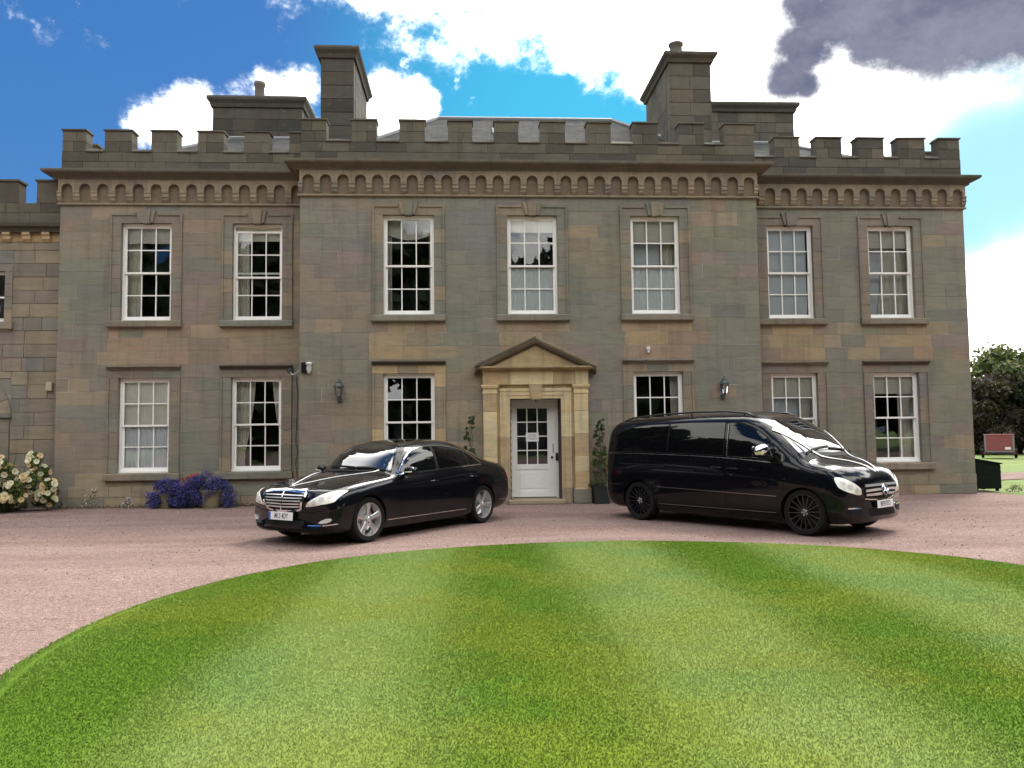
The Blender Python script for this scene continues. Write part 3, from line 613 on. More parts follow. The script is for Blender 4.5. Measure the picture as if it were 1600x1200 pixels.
# --- corbel table, cornice, parapet
PL, PM, PR = [(XL, 8.0), (XL, YW), (XCL, YW)], [(XCL, 0.4), (XCL, YC), (XCR, YC), (XCR, 0.4)], [(XCR, YW), (XR, YW), (XR, 8.0)]
TB = lambda: pick(dict(sandy=.9, brown=.3), .05)
R_A, PITCH0 = .132, .405
def arch_mesh(p):
    pts = [(-p / 2, 7.86)] + [(-p / 2, 7.60), (-R_A, 7.60), (-R_A, 7.652)] + [(-R_A * math.cos(math.pi * k / 12), 7.652 + R_A * math.sin(math.pi * k / 12)) for k in range(1, 12)] + [(R_A, 7.652), (R_A, 7.60), (p / 2, 7.60), (p / 2, 7.86)]
    # split in two halves so that each polygon stays simple for shading
    return pts
def corbel_table(x0, x1, y, n):
    p = (x1 - x0) / n; half = []
    for i in range(n):
        cx = x0 + (i + .5) * p; t = TB(); mb = MB()
        arc = [(cx - R_A * math.cos(math.pi * k / 12), 7.652 + R_A * math.sin(math.pi * k / 12)) for k in range(13)]
        a, b = cx - p / 2 + .002, cx + p / 2 - .002
        vs = []; fs = []
        # front and soffit built as strips between the arc and the top edge
        top = [(a + (b - a) * k / 12, 7.895) for k in range(13)]
        for k in range(13):
            for (xx, zz) in (arc[k], top[k]): vs += [(xx, y - .105, zz), (xx, y + .02, zz)]
        for k in range(12):
            o = k * 4; q = o + 4
            fs += [(o, q, q + 2, o + 2), (o, o + 1, q + 1, q)]
        mb.add(vs, fs, t)
        for s in (a, b):                                   # solid spandrel down to the corbel
            xa, xb = (s, cx - R_A) if s == a else (cx + R_A, s)
            mb.box(xa, xb, y - .105, y + .02, 7.60, 7.652, t)
            mb.add([(s, y - .105, 7.652), (xa if s == a else xb, y - .105, 7.895), (s, y - .105, 7.895)], [(0, 1, 2)], t)
            tri = [(s, 7.652), ((cx - R_A) if s == a else (cx + R_A), 7.652), (s, 7.895)]
            tri = tri if s == a else [tri[1], tri[0], tri[2]]
            mb.add([(q[0], y - .1051, q[1]) for q in tri], [(0, 1, 2)], t)
        mb.obj('corbel_arch', STONE, house)
    cw = p / 2 - R_A
    prof = [(-.0, 7.60), (-.103, 7.60), (-.103, 7.565), (-.085, 7.545), (-.085, 7.515), (-.095, 7.50), (-.095, 7.47), (-.074, 7.448), (-.066, 7.43), (-.066, 7.405), (-.045, 7.375), (-.02, 7.345), (0, 7.335)]
    me = None
    for i in range(n + 1):
        cx = x0 + i * p
        lo, hi = (-cw if i > 0 else -.03), (cw if i < n else .03)
        MB().prism_x([(a + .0, b) for a, b in prof], cx + lo, cx + hi, TB()).obj('corbel', STONE, house).location.y = y
corbel_table(XL - .02, XCL - .02, YW, 14); corbel_table(XCL, XCR, YC, 27); corbel_table(XCR + .02, XR + .02, YW, 14)
PAL['grime'] = (93, 88, 78)
for path in (PL, PM, PR):
    mb = MB(); sweep(mb, path, [(0.0, 7.275), (.05, 7.275), (.062, 7.29), (.062, 7.31), (.04, 7.33), (0.0, 7.335)], pick(dict(brown=.5, sandy=.5))); mb.obj('string_course', STONE, house)
    mb = MB(); sweep(mb, path, [(-.02, 7.89), (.125, 7.89), (.125, 7.925), (.18, 7.955), (.235, 7.985), (.31, 8.01), (.33, 8.045), (.33, 8.085), (.29, 8.10), (-.02, 8.135)], pick(dict(grime=1.0))); mb.obj('cornice', STONE_TOP, house)
def frieze_side(path):
    mb = MB(); sweep(mb, path, [(0, 7.335), (.004, 7.335), (.004, 7.89), (0, 7.89)], srgb(*PAL['brown'])); mb.obj('frieze', STONE, house)
for p_ in (PL, PM, PR): frieze_side(p_)
PAL['grime'] = (93, 88, 78)
SOOT = dict(soot=.4, grime=.6)
def merlon(x0, x1, y, depth, z0=8.688, z1=9.19, zb=None):
    e = empty('merlon', house, ((x0 + x1) / 2, y, z0)); w = (x1 - x0) / 2; n = 2; H = z1 - z0 - .065
    for k in range(n):
        a, b = H * k / n, H * (k + 1) / n
        cut = rng.uniform(-.4, .4) * w if rng.random() < .45 else None
        segs = [(-w, w)] if cut is None else [(-w, cut), (cut, w)]
        for s0, s1 in segs: MB().cbox(s0 + .002, s1 - .002, -rng.uniform(0, .006), depth, a + .002, b - .002, .007, pick(SOOT)).obj('stone', STONE_TOP, e)
    MB().add([(-w - .02, -.035, H), (w + .02, -.035, H), (w + .02, depth + .035, H), (-w - .02, depth + .035, H), (-w - .02, -.035, H + .035), (w + .02, -.035, H + .035), (w + .02, depth + .035, H + .035), (-w - .02, depth + .035, H + .035), (-w, .06, H + .065), (w, .06, H + .065), (w, depth - .06, H + .065), (-w, depth - .06, H + .065)],
             [(0, 3, 2, 1), (0, 1, 5, 4), (1, 2, 6, 5), (2, 3, 7, 6), (3, 0, 4, 7), (4, 5, 9, 8), (5, 6, 10, 9), (6, 7, 11, 10), (7, 4, 8, 11), (8, 9, 10, 11)], pick(dict(soot=.5, grime=.5))).obj('coping', STONE_TOP, e)
def parapet(x0, x1, y, mers, depth=.34):
    back = MB().box(x0 + .012, x1 - .012, y + .014, y + depth, 8.10, 8.60).obj('parapet', MORTAR, house)
    for r in lay(x0, x1, [8.11, 8.36, 8.60], [], .5, .9): MB().cbox(r[0] + .003, r[1] - .003, y - rng.uniform(0, .005), y + .06, r[2] + .003, r[3] - .003, .007, pick(SOOT)).obj('parapet_stone', STONE_TOP, back)
    xs_ = [x0] + [v for m_ in mers for v in m_] + [x1]
    for a, b in zip(xs_[::2], xs_[1::2]):
        if b - a > .08: MB().prism_x([(.0, 8.60), (-.03, 8.60), (-.03, 8.625), (.05, 8.69), (depth + .03, 8.69), (depth + .03, 8.60)][::-1], a, b, pick(dict(soot=1, green=.2))).obj('crenel_coping', STONE_TOP, back).location.y = y
    for a, b in mers: merlon(a, b, y, depth, 8.60)
parapet(XL, XCL, YW, [(-9.74, -9.18), (-8.74, -8.09), (-7.63, -7.01), (-6.52, -5.89), (-5.40, -4.79), (-4.30, -3.9)])
parapet(XCL, XCR, YC, [(-3.85, -3.25), (-2.66, -2.07), (-1.53, -.92), (-.37, .21), (.73, 1.32), (1.85, 2.45), (2.98, 3.57), (4.1, 4.72), (5.24, 5.86), (6.36, 7.10)])
parapet(XCR, XR, YW, [(7.94, 8.60), (9.04, 9.71), (10.13, 10.83), (11.20, 11.92), (12.29, 12.85)])
# side returns of the parapet seen over the corners
for x0, x1, ys in ((XL, XL + .34, [(1.1, 1.75), (2.3, 2.95), (3.5, 4.15)]), (XR - .34, XR, [(1.1, 1.75), (2.3, 2.95), (3.5, 4.15)])):
    MB().box(x0, x1, .36, 8, 8.10, 8.62, pick(SOOT)).obj('side_parapet', STONE_TOP, house)
    for a, b in ys: MB().box(x0, x1, a, b, 8.62, 9.15, pick(SOOT)).box(x0 - .03, x1 + .03, a - .03, b + .03, 9.15, 9.20, pick(SOOT)).obj('side_merlon', STONE_TOP, house)
for x, d in ((XCL, 1), (XCR, -1)):
    MB().box(min(x, x + d * .34), max(x, x + d * .34), YC + .36, 1.2, 8.10, 8.62, pick(SOOT)).obj('side_parapet', STONE_TOP, house)
# --- roofs
def roof(polys):
    me = bpy.data.meshes.new('roof'); vs = []; fs = []; uv = []
    for P_ in polys:
        P_ = [Vector(p) for p in P_]; o = len(vs); vs += P_; fs.append(tuple(range(o, o + len(P_)))); e = (P_[1] - P_[0]).normalized(); n = (P_[1] - P_[0]).cross(P_[2] - P_[0]).normalized(); f = n.cross(e)
        uv += [((p - P_[0]).dot(e), (p - P_[0]).dot(f)) for p in P_]
    me.from_pydata(vs, [], fs); l = me.uv_layers.new(name='UVMap')
    for i, u in enumerate(uv): l.data[i].uv = u
    me.materials.append(SLATE); return link('roof', me, house)
def hip(x0, x1, y0, y1, z0, rx0, rx1, rz):
    ym = (y0 + y1) / 2; a, b, c, d = (x0, y0, z0), (x1, y0, z0), (x1, y1, z0), (x0, y1, z0); e, f = (rx0, ym, rz), (rx1, ym, rz)
    r = roof([(a, b, f, e), (c, d, e, f), (d, a, e), (b, c, f)])
    for p, q in ((a, e), (b, f), (e, f)): MB().tube([Vector(p) + Vector((0, 0, .02)), Vector(q) + Vector((0, 0, .02))], .06, 6).obj('ridge_roll', LEAD, r)
    return r
hip(XL + .45, -2.0, .45, 7.5, 8.35, -6.9, -4.6, 10.45); rc = hip(XCL + .45, XCR - .45, -.35, 6.6, 8.40, -.75, 4.35, 10.78); hip(5.6, XR - .45, .45, 7.5, 8.35, 7.6, 9.7, 10.45)
for x_, z_ in ((2.55, 9.93), (1.0, 9.75)):
    MB().prism_x([(0, 0), (.55, .377), (.53, .43), (-.02, .05)][::-1], -.2, .2).obj('skylight', WHITE if x_ > 2 else LEAD, rc).location = (x_, -.35 + (z_ - 8.40) / 2.38 * 3.475, z_)
# --- chimneys
def chimney(x0, x1, y0, y1, z0, z1, zc, over=.14, course=.34, soot=SOOT):
    e = empty('chimney', house, (x0, y0, z0)); X, Y, H = x1 - x0, y1 - y0, z1 - z0
    MB().box(.015, X - .015, .015, Y - .015, 0, H).obj('core', MORTAR, e); n = max(1, round(H / course)); d = .3
    for k in range(n):
        a, b = H * k / n + .004, H * (k + 1) / n - .004; nx = max(1, round(X / .62)); off = rng.uniform(-.12, .12) if nx > 1 else 0
        xs_ = [0] + [X * i / nx + (off if k % 2 else -off) for i in range(1, nx)] + [X]
        for p, q in zip(xs_, xs_[1:]): MB().cbox(p + .003, q - .003, -rng.uniform(0, .006), d, a, b, .008, pick(soot)).obj('stone', STONE_TOP, e)
        ny = max(1, round((Y - d) / .65)); ys_ = [d] + [d + (Y - d) * i / ny + (.1 if k % 2 else -.1) for i in range(1, ny)] + [Y]
        for s in (0, 1):
            for p, q in zip(ys_, ys_[1:]):
                j = rng.uniform(0, .006); MB().box(*((-j, .2) if s == 0 else (X - .2, X + j)), p + .003, q - .003, a, b, pick(soot)).obj('stone', STONE_TOP, e)
    pr = [(-over, zc - z0 - .02), (-over - .02, zc - z0 - .06), (-over, zc - z0 - .10), (-over * .55, zc - z0 - .15), (-over * .35, H + .0)]
    mb = MB(); rings = [(0.0, H - .001)] + [(-o_ if True else 0, z) for o_, z in [(-over * .35, H), (-over * .55, H + (zc - z1) * .35), (-over, H + (zc - z1) * .62), (-over - .015, H + (zc - z1) * .8), (-over, zc - z0)]]
    vs = []
    for o_, z in rings: vs += [(-o_, -o_, z), (X + o_, -o_, z), (X + o_, Y + o_, z), (-o_, Y + o_, z)]
    fs = [(i * 4 + k, i * 4 + (k + 1) % 4, (i + 1) * 4 + (k + 1) % 4, (i + 1) * 4 + k) for i in range(len(rings) - 1) for k in range(4)] + [tuple(len(vs) - 4 + k for k in range(4)), (3, 2, 1, 0)]
    mb.add(vs, fs, pick(dict(soot=1), .05)).obj('cap', STONE_TOP, e)
    return e
DK = dict(soot=.8, brown=.25)
PAL['black'] = (64, 61, 56)
DK = dict(soot=.6, black=.4)
c1 = chimney(-3.63, -2.79, .5, 3.15, 8.1, 11.28, 11.56, soot=DK)
c2 = chimney(5.39, 6.50, .5, 3.15, 8.1, 11.30, 11.56)
c3 = chimney(-7.58, -4.90, 4.5, 5.7, 8.4, 11.62, 11.94, over=.14, soot=DK)
c4 = chimney(6.7, 10.42, 4.5, 5.7, 8.4, 11.66, 11.95, over=.14)
POTM = simple('clay_pot', (0.14, 0.12, 0.10, 1), .9).m
def pot(par, x, y, z, r, h): MB().lathe([(r * 1.06, 0), (r * 1.06, h * .12), (r, h * .15), (r * .92, h * .8), (r * 1.12, h * .86), (r * 1.12, h), (r * .8, h), (r * .75, h * .4), (0, h * .4)], 18).obj('chimney_pot', POTM, par, True).location = (x, y, z)
pot(c2, .28, .30, 3.46, .175, .40); MB().cbox(.45, .98, .15, .8, 3.46, 3.52, .01, pick(SOOT)).obj('slab', STONE_TOP, c2)
pot(c3, 1.27, .5, 3.54, .155, .68)

# --- portico
PX = 1.641; YP = YC - .15
por = empty('portico', house, (PX, YC, 0)); YT = dict(yellow=.75, tan=.35); S2 = stone_mat('doorway_sandstone')
def pp(mb, name): return mb.obj(name, S2, por)
for s in (-1, 1):
    xa, xb = (-1.233, -.913) if s < 0 else (.90, 1.232)
    zz = [.35, .72, 1.10, 1.62, 2.15, 2.57]
    pp(MB().cbox(xa - .045, xb + .045, -.21, .05, 0, .33, .015, pick(dict(sandy=.6, brown=.3))), 'pilaster_base'); pp(MB().cbox(xa - .02, xb + .02, -.175, .05, .33, .35, .008, pick(YT)), 'pilaster_base')
    for a, b in zip(zz, zz[1:]): pp(MB().cbox(xa, xb, -.15, .05, a + .002, b - .002, .006, pick(YT, .07)), 'pilaster_stone')
    t = pick(YT, .05)
    pp(MB().box(xa - .012, xb + .012, -.165, .05, 2.57, 2.61, t).box(xa - .002, xb + .002, -.152, .05, 2.61, 2.70, t).box(xa - .03, xb + .03, -.185, .05, 2.70, 2.735, t).box(xa - .045, xb + .045, -.20, .05, 2.735, 2.775, t), 'capital')
    # plain pier between pilaster and architrave, then the moulded architrave
    xi, xo = (-.608, -.913) if s < 0 else (.595, .90)
    zz2 = [0, .36, .95, 1.55, 2.10, 2.451]
    for a, b in zip(zz2, zz2[1:]):
        pf = [(xi, .55), (xi, -.10), (xi + s * .07, -.10), (xi + s * .085, -.115), (xi + s * .19, -.115), (xi + s * .20, -.13), (xi + s * .235, -.13), (xi + s * .24, -.05), (xo, -.05), (xo, .55)]
        pp(MB().prism_z(pf if s < 0 else pf[::-1], a + .002, b - .002, pick(YT if a > .2 else dict(sandy=.7, brown=.3), .06)), 'architrave_stone')
    # lintel half
    mb = MB(); t = pick(YT, .05)
    def bar(x0_, x1_, z0_, z1_, y_): mb.box(*sorted((x0_, x1_)), y_, .05, z0_, z1_, t)
    bar(s * .10, xi + s * .07, 2.451, 2.53, -.10); bar(s * .10, xi + s * .085, 2.53, 2.625, -.115); bar(s * .10, xi + s * .24, 2.625, 2.69, -.13); bar(s * .10, s * .90, 2.69, 2.775, -.05)
    bar(xi + s * .07, xi + s * .085, 2.451, 2.53, -.1001); bar(xi + s * .085, xi + s * .235, 2.451, 2.625, -.1151); bar(xi + s * .24, s * .90, 2.451, 2.69, -.0499)
    pp(mb, 'architrave_lintel')
pp(MB().prism([(-.10, 2.43), (.10, 2.43), (.16, 2.775), (-.16, 2.775)], -.17, .05, pick(YT, .04)), 'keystone')
xs_ = [-1.245, -.62, .42, .93, 1.245]
for a, b in zip(xs_, xs_[1:]): pp(MB().cbox(a + .002, b - .002, -.155, .05, 2.777, 3.095, .006, pick(dict(yellow=.6, tan=.5), .07)), 'frieze_stone')
t = pick(dict(tan=1.0))
mb = MB().prism_x([(.05, 3.095), (-.17, 3.095), (-.20, 3.125), (-.29, 3.135), (-.33, 3.165), (-.33, 3.20), (.05, 3.21)][::-1], -1.40, 1.40, t); mb.obj('pediment_cornice', STONE_TOP, por)
pp(MB().prism([(-1.30, 3.205), (1.30, 3.205), (0, 3.80)], -.16, .05, pick(YT)), 'tympanum')
for s in (-1, 1):
    a = math.atan2(3.89 - 3.235, 1.415); L = 1.43 / math.cos(a)
    mb = MB(); q = [(0, .0), (L, 0)]
    def rk(y0_, y1_, d0, d1):                   # raking moulding: d = distance below the top line
        pts = []
        for (u, d) in ((0, d0), (0, d1), (1, d1), (1, d0)):
            x_ = s * 1.43 * (1 - u); z_ = 3.225 + (3.895 - 3.225) * u - d / math.cos(a); pts.append((x_, z_))
        mb.prism(pts if s < 0 else pts[::-1], y0_, y1_, pick(dict(sandy=.6, soot=.5, brown=.3)))
    rk(-.36, .06, -.0, .055); rk(-.33, .06, .0551, .09); rk(-.26, .06, .0901, .135); rk(-.20, .06, .1351, .18)
    mb.obj('raking_cornice', STONE_TOP, por)
MB().cbox(-.66, .64, -.30, .5, 0, .10, .012, pick(dict(sandy=1))).obj('door_step', STONE, por)
BRICK = simple('dark_brick', (0.055, 0.038, 0.032, 1), .9).m
MB().box(-.607, -.59, -.09, .40, .1, 2.45).box(.578, .594, -.09, .40, .1, 2.45).obj('door_reveal', BRICK, por)
for s in (-1, 1):
    for k in range(30):
        z = .115 + k * .077; o = .12 if k % 2 else 0
        for yy in (-.08, .16):
            MB().box(*((-.59, -.582) if s < 0 else (.57, .578)), yy + o - .0, min(yy + o + .22, .395), z, z + .066, (1, 1, 1, 1)).obj('brick', BRICK, por)
# door
dr = empty('door', house, (PX, YC + .38, 0)); DZ0, DZ1 = .12, 2.42
MB().box(-.60, -.535, 0, .12, .10, 2.45).box(.525, .59, 0, .12, .10, 2.45).box(-.535, .525, 0, .12, 2.38, 2.45).obj('door_frame', WHITE, dr)
mb = MB(); gx0, gx1, gz0, gz1 = -.415, .315, .90, 2.235
mb.box(-.53, gx0, .03, .075, DZ0, 2.375).box(gx1, .52, .03, .075, DZ0, 2.375).box(gx0, gx1, .03, .075, gz1, 2.375).box(gx0, gx1, .03, .075, .78, gz0).box(gx0, gx1, .03, .075, DZ0, .26).box(gx0, gx1, .048, .07, .26, .78)
mb.box(gx0 + .06, gx1 - .06, .036, .05, .33, .71)
w_ = (gx1 - gx0 - 2 * .024) / 3; h_ = (gz1 - gz0 - 3 * .024) / 4
for k in (1, 2): x = gx0 + k * w_ + (k - 1) * .024; mb.box(x, x + .024, .034, .07, gz0, gz1)
for k in (1, 2, 3): z = gz0 + k * h_ + (k - 1) * .024; mb.box(gx0, gx1, .036, .068, z, z + .024)
mb.obj('door_leaf', WHITE, dr); pm = MB().box(-w_ / 2 - .003, w_ / 2 + .003, -.002, .002, -h_ / 2 - .003, h_ / 2 + .003).mesh('pane', GLASS)
for i in range(3):
    for j in range(4): link('pane', pm, dr, (gx0 + w_ / 2 + i * (w_ + .024), .052, gz0 + h_ / 2 + j * (h_ + .024)))
MB().lathe([(.0, -.05), (.022, -.045), (.03, -.03), (.026, -.012), (.012, 0), (.012, .02)], 12, 'y', (.415, .03, 1.06)).obj('door_knob', BLACKMETAL, dr, True)
MB().box(.50, .56, -.03, .0, .98, 1.16).box(.44, .455, .02, .03, 1.16, 1.38).obj('lock', BLACKMETAL, dr)
MB().box(-.56, .56, .5, .51, 0, 2.6).obj('dark_hall', ROOM, dr)
MB().box(.03, .05, -.06, .0, 2.39, 2.43).obj('door_closer', BLACKMETAL, dr)
nt = MB().box(-.155, .155, -.002, .001, -.105, .105).obj('paper_notice', PLATE); nt.location = (PX - .05, YC + .38 + .028, 1.545)
tag(nt, 'white paper notice taped to the glazed front door', 'notice')
GT = simple('faint_print', (0.32, 0.32, 0.34, 1), .8).m
mb = MB(); rr = random.Random(3)
for k, L in enumerate((.17, .22, .20, .23, .14)): mb.box(-L / 2, L / 2, -.0035, -.0022, .06 - k * .03, .07 - k * .03)
mb.obj('print', GT, nt)

# --- lower wing at the far left
sw = empty('service_wing', None, (-10.9, .3, 0)); tag(sw, 'lower battlemented side wing with arched opening, cut by the left edge', 'building')
YS = .3; X0, X1 = -16.0, XL
def sp(mb, name, mat=STONE, par=None): o = mb.obj(name, mat, par or sw); o.location = (10.9, -.3, 0); return o
sh = [(-12.6, -11.0, 4.3, 5.9), (-12.9, -10.95, -.1, 3.1)]
hole_small = [(-12.25, -11.14, 4.48, 5.71), (-12.65, -11.22, -.1, 2.98)]
swall = sp(sheet(X0, X1, -.05, 6.8, hole_small, YS + .014), 'wall', MORTAR)
SVT = dict(sandy=.40, brown=.4, slate=.15, pink=.10)
zs2 = [0.0, .3] + [.3 + .33 * i for i in range(1, 20)]; zs2[-1] = 6.45
for r in lay(-13.2, X1, zs2, sh, .4, .85):
    o = MB().cbox(r[0] + G_, r[1] - G_, YS - rng.uniform(0, .012), YS + .05, r[2] + G_, r[3] - G_, .010, pick(SVT, .09)).obj('stone_block', STONE, swall)
sp(MB().box(X0, -13.2, YS, YS + .4, 0, 6.5, srgb(*PAL['brown'])), 'far_wall')
for s, xa, xb in ((1, -11.15, -10.97), (-1, -12.43, -12.25)):
    for k in range(4): sp(MB().cbox(xa, xb, YS - .03, YS + .3, 4.48 + k * .31 + .002, 4.48 + (k + 1) * .31 - .002, .006, pick(SVT)), 'jamb_stone')
sp(MB().cbox(-12.43, -10.97, YS - .03, YS + .3, 5.72, 5.86, .006, pick(SVT)), 'lintel'); sp(MB().cbox(-12.45, -10.93, YS - .1, YS + .3, 4.30, 4.475, .01, pick(SVT)), 'sill', STONE_TOP)
mb = MB(); mb.box(-12.25, -12.19, YS + .1, YS + .2, 4.48, 5.72).box(-11.21, -11.15, YS + .1, YS + .2, 4.48, 5.72).box(-12.19, -11.21, YS + .1, YS + .2, 4.48, 4.58).box(-12.19, -11.21, YS + .1, YS + .2, 5.66, 5.72).box(-12.19, -11.21, YS + .12, YS + .18, 5.08, 5.12)
for k in (1, 2): mb.box(-12.19 + k * .327 - .012, -12.19 + k * .327 + .012, YS + .12, YS + .18, 4.58, 5.66)
sp(mb, 'window_frame', WHITE)
for k in range(3):
    for z in (4.58, 5.12): sp(MB().box(-12.19 + k * .327 + .012, -12.19 + (k + 1) * .327 - .012, YS + .148, YS + .152, z, z + .52), 'pane', GLASS)
sp(MB().box(-13, -10.5, YS + .8, YS + .82, 4, 6.2), 'room', ROOM)
# arch of voussoirs over the opening
ac, az_, ri, ro = -11.93, 2.27, .72, 1.0
for k in range(9):
    a0, a1 = math.pi * k / 9, math.pi * (k + 1) / 9; g = .006
    P_ = [(ac + ri * math.cos(a0 + g), az_ + ri * math.sin(a0 + g)), (ac + ro * math.cos(a0 + g), az_ + ro * math.sin(a0 + g)), (ac + ro * math.cos(a1 - g), az_ + ro * math.sin(a1 - g)), (ac + ri * math.cos(a1 - g), az_ + ri * math.sin(a1 - g))]
    sp(MB().prism(P_, YS - .04, YS + .3, pick(SVT)), 'voussoir')
for s in (-1, 1):
    xi = ac + s * ri; xa, xb = sorted((xi, xi + s * .25))
    for k in range(6): sp(MB().cbox(xa, xb, YS - .03, YS + .3, k * .36 + .002, (k + 1) * .36 - .002, .006, pick(SVT)), 'jamb_stone')
    sp(MB().box(xa - .03, xb + .05, YS - .09, YS + .3, 2.16, 2.20, pick(SVT)).box(xa - .02, xb + .03, YS - .06, YS + .3, 2.20, 2.27, pick(SVT)), 'impost')
sp(MB().box(-12.7, -11.16, YS + .25, YS + .27, 0, 3.0), 'arch_infill', ROOM)
sp(MB().box(-11.35, -11.25, YS + .2, YS + .25, 0, 2.3).box(-12.6, -11.25, YS + .2, YS + .25, 1.55, 1.6), 'glazing_bars', WHITE)
p_ = [(X0, YS), (X1 - .01, YS)]
sp(sweep(MB(), p_, [(0, 6.45), (.02, 6.45), (.02, 6.66), (0, 6.66)], pick(dict(tan=1))), 'frieze')
sp(sweep(MB(), p_, [(-.02, 6.66), (.14, 6.66), (.16, 6.75), (.26, 6.78), (.28, 6.86), (-.02, 6.92)], pick(dict(soot=1))), 'cornice', STONE_TOP)
me = MB().prism_x([(0, 6.66), (-.15, 6.66), (-.15, 6.60), (-.11, 6.57), (-.11, 6.50), (-.05, 6.44), (0, 6.42)], -.09, .09, pick(dict(tan=.5, sandy=.5))).mesh('corbel', STONE)
x = X1 - .42
while x > -13: link('corbel', me, sw, (x + 10.9, 0, 0)); x -= .465
back = sp(MB().box(X0, X1, YS + .014, YS + .34, 6.9, 7.42), 'parapet', MORTAR)
for r in lay(-13.5, X1, [6.92, 7.17, 7.42], [], .5, .9): MB().cbox(r[0] + .003, r[1] - .003, YS - rng.uniform(0, .005), YS + .06, r[2] + .003, r[3] - .003, .007, pick(SOOT)).obj('parapet_stone', STONE_TOP, back)
for a, b in ((-10.47, -9.98), (-11.55, -10.90), (-12.6, -11.95)):
    w = MB().cbox(a, b, YS, YS + .34, 7.42, 7.95, .008, pick(SOOT)); w.box(a - .03, b + .03, YS - .03, YS + .37, 7.95, 8.0, pick(dict(soot=1))); sp(w, 'merlon', STONE_TOP)
sp(MB().box(X0, X1, 1.3, 9, 0, 6.9, srgb(*PAL['brown'])), 'rear_mass')
# ---------------------------------------------------------------- planting
g = np.random.default_rng(21)
def leaves(name, P, size, cols, mat, par=None, up=.3, seed=0, aspect=.55):
    """diamond leaves at points P (n,3); cols (n,3)"""
    gg = np.random.default_rng(seed); n = len(P); d = gg.normal(size=(n, 3)); d[:, 2] += up; d /= np.linalg.norm(d, axis=1)[:, None]
    e = np.cross(d, gg.normal(size=(n, 3))); e /= np.linalg.norm(e, axis=1)[:, None]; s = (size * (.6 + .8 * gg.random(n)))[:, None]
    nn = np.cross(d, e); V = np.stack([P - d * s * .5, P + e * s * aspect * .5 + nn * s * .08, P + d * s * .5, P - e * s * aspect * .5 + nn * s * .08], 1)
    return link(name, tri_mesh(name, V, [(0, 1, 2), (0, 2, 3)], cols, mat), par)
def vary(base, n, gg, j=.25, alt=None, pa=.3):
    c = np.array(base)[None] * (1 - j + 2 * j * gg.random((n, 1))); c = np.repeat(c, 1, 0) * (1 + gg.normal(0, .06, (n, 3)))
    if alt is not None: k = gg.random(n) < pa; c[k] = np.array(alt)[None] * (1 - j + 2 * j * gg.random((k.sum(), 1)))
    return np.clip(c, 0.002, 1)
BARK = simple('bark', (0.075, 0.06, 0.045, 1), .95).m; STEM = simple('green_stem', (0.06, 0.085, 0.025, 1), .8).m
def clumps(gg, centres, radii, per):
    P = []
    for c, r in zip(centres, radii):
        d = gg.normal(size=(per, 3)); d /= np.linalg.norm(d, axis=1)[:, None]; P.append(np.array(c)[None] + d * (r * (.55 + .5 * gg.random(per)))[:, None] * np.array([1, 1, .8]))
    return np.concatenate(P)
# far trees at the right edge
def tree(x, y, H, W, base, alt, label, seed, low=.15):
    gg = np.random.default_rng(seed); rr = random.Random(seed); t = empty('broadleaf_tree', None, (x, y, -.02)); mb = MB()
    mb.tube([(0, 0, 0), (.1, 0, H * .2), (-.05, .1, H * .45), (.1, 0, H * .75)], [H * .035, H * .027, H * .02, H * .008], 8)
    cs, rs = [], []
    for k in range(46):
        a = rr.uniform(0, 6.28); h = rr.uniform(low, 1); prof = math.sin(math.pi * min(1, max(0.06, (h - low + .12) / (1.06 - low + .12)))) ** .6
        q = rr.uniform(.45, 1.0) * W / 2 * prof; c = (q * math.cos(a), q * math.sin(a), H * h * .93); cs.append(c); rs.append(rr.uniform(.10, .19) * W)
        if k % 4 == 0: mb.tube([(0, 0, H * max(.15, h * .55)), (c[0] * .5, c[1] * .5, H * h * .75), (c[0] * .9, c[1] * .9, c[2])], [H * .011, H * .007, H * .003], 5)
    mb.obj('trunk', BARK, t); P = clumps(gg, cs, rs, 420); leaves('crown', P, .34, vary(base, len(P), gg, .35, alt, .3), LEAF, t, .2, seed)
    return tag(t, label, 'tree', 'trees beyond the right corner of the house')
tree(42.6, 32.0, 8.2, 9.0, (.075, .10, .034), (.15, .165, .07), 'large green broadleaf tree filling the right edge of the photo', 1)
tree(37.6, 33.0, 7.0, 7.4, (.09, .115, .045), (.19, .19, .09), 'lighter green rounded tree showing just beside the house corner', 2)
tree(34.4, 31.5, 5.0, 5.0, (.060, .042, .036), (.075, .075, .040), 'dark purple leaved tree behind the red trailer', 3, .08)
tree(48.0, 40.0, 9.5, 9.0, (.055, .08, .03), (.10, .12, .045), 'tallest dark green tree behind the others at far right', 4)
tree(38.6, 30.0, 5.2, 6.4, (.040, .055, .025), (.07, .085, .035), 'low dark green tree right of the purple leaved one', 5, .05)
# woodland behind the viewer, seen only as a reflection in glass and paint
gg = np.random.default_rng(8); cs, rs = [], []
for k in range(640):
    a = math.pi * gg.uniform(.80, 2.28); R_ = 47 + gg.uniform(-5, 5); x = R_ * 1.12 * math.cos(a); y = -12 + R_ * .86 * math.sin(a)
    if y > -19 and abs(math.atan2(x, y + 19.6)) < rad(50): continue
    h = (19 if x < 10 else 24) + 3.5 * math.sin(a * 7 + 2) + 3 * math.sin(a * 17); cs.append((x, y, h * gg.uniform(.08, .95))); rs.append(gg.uniform(2.2, 4.2))
P = clumps(gg, cs, rs, 260); leaves('far_woodland', P, 1.9, vary((.030, .045, .016), len(P), gg, .35), LEAF, None, .2, 8)
tag(bpy.data.objects['far_woodland'], 'far belt of dark woodland across the park behind the viewer', 'woodland', kind='stuff')
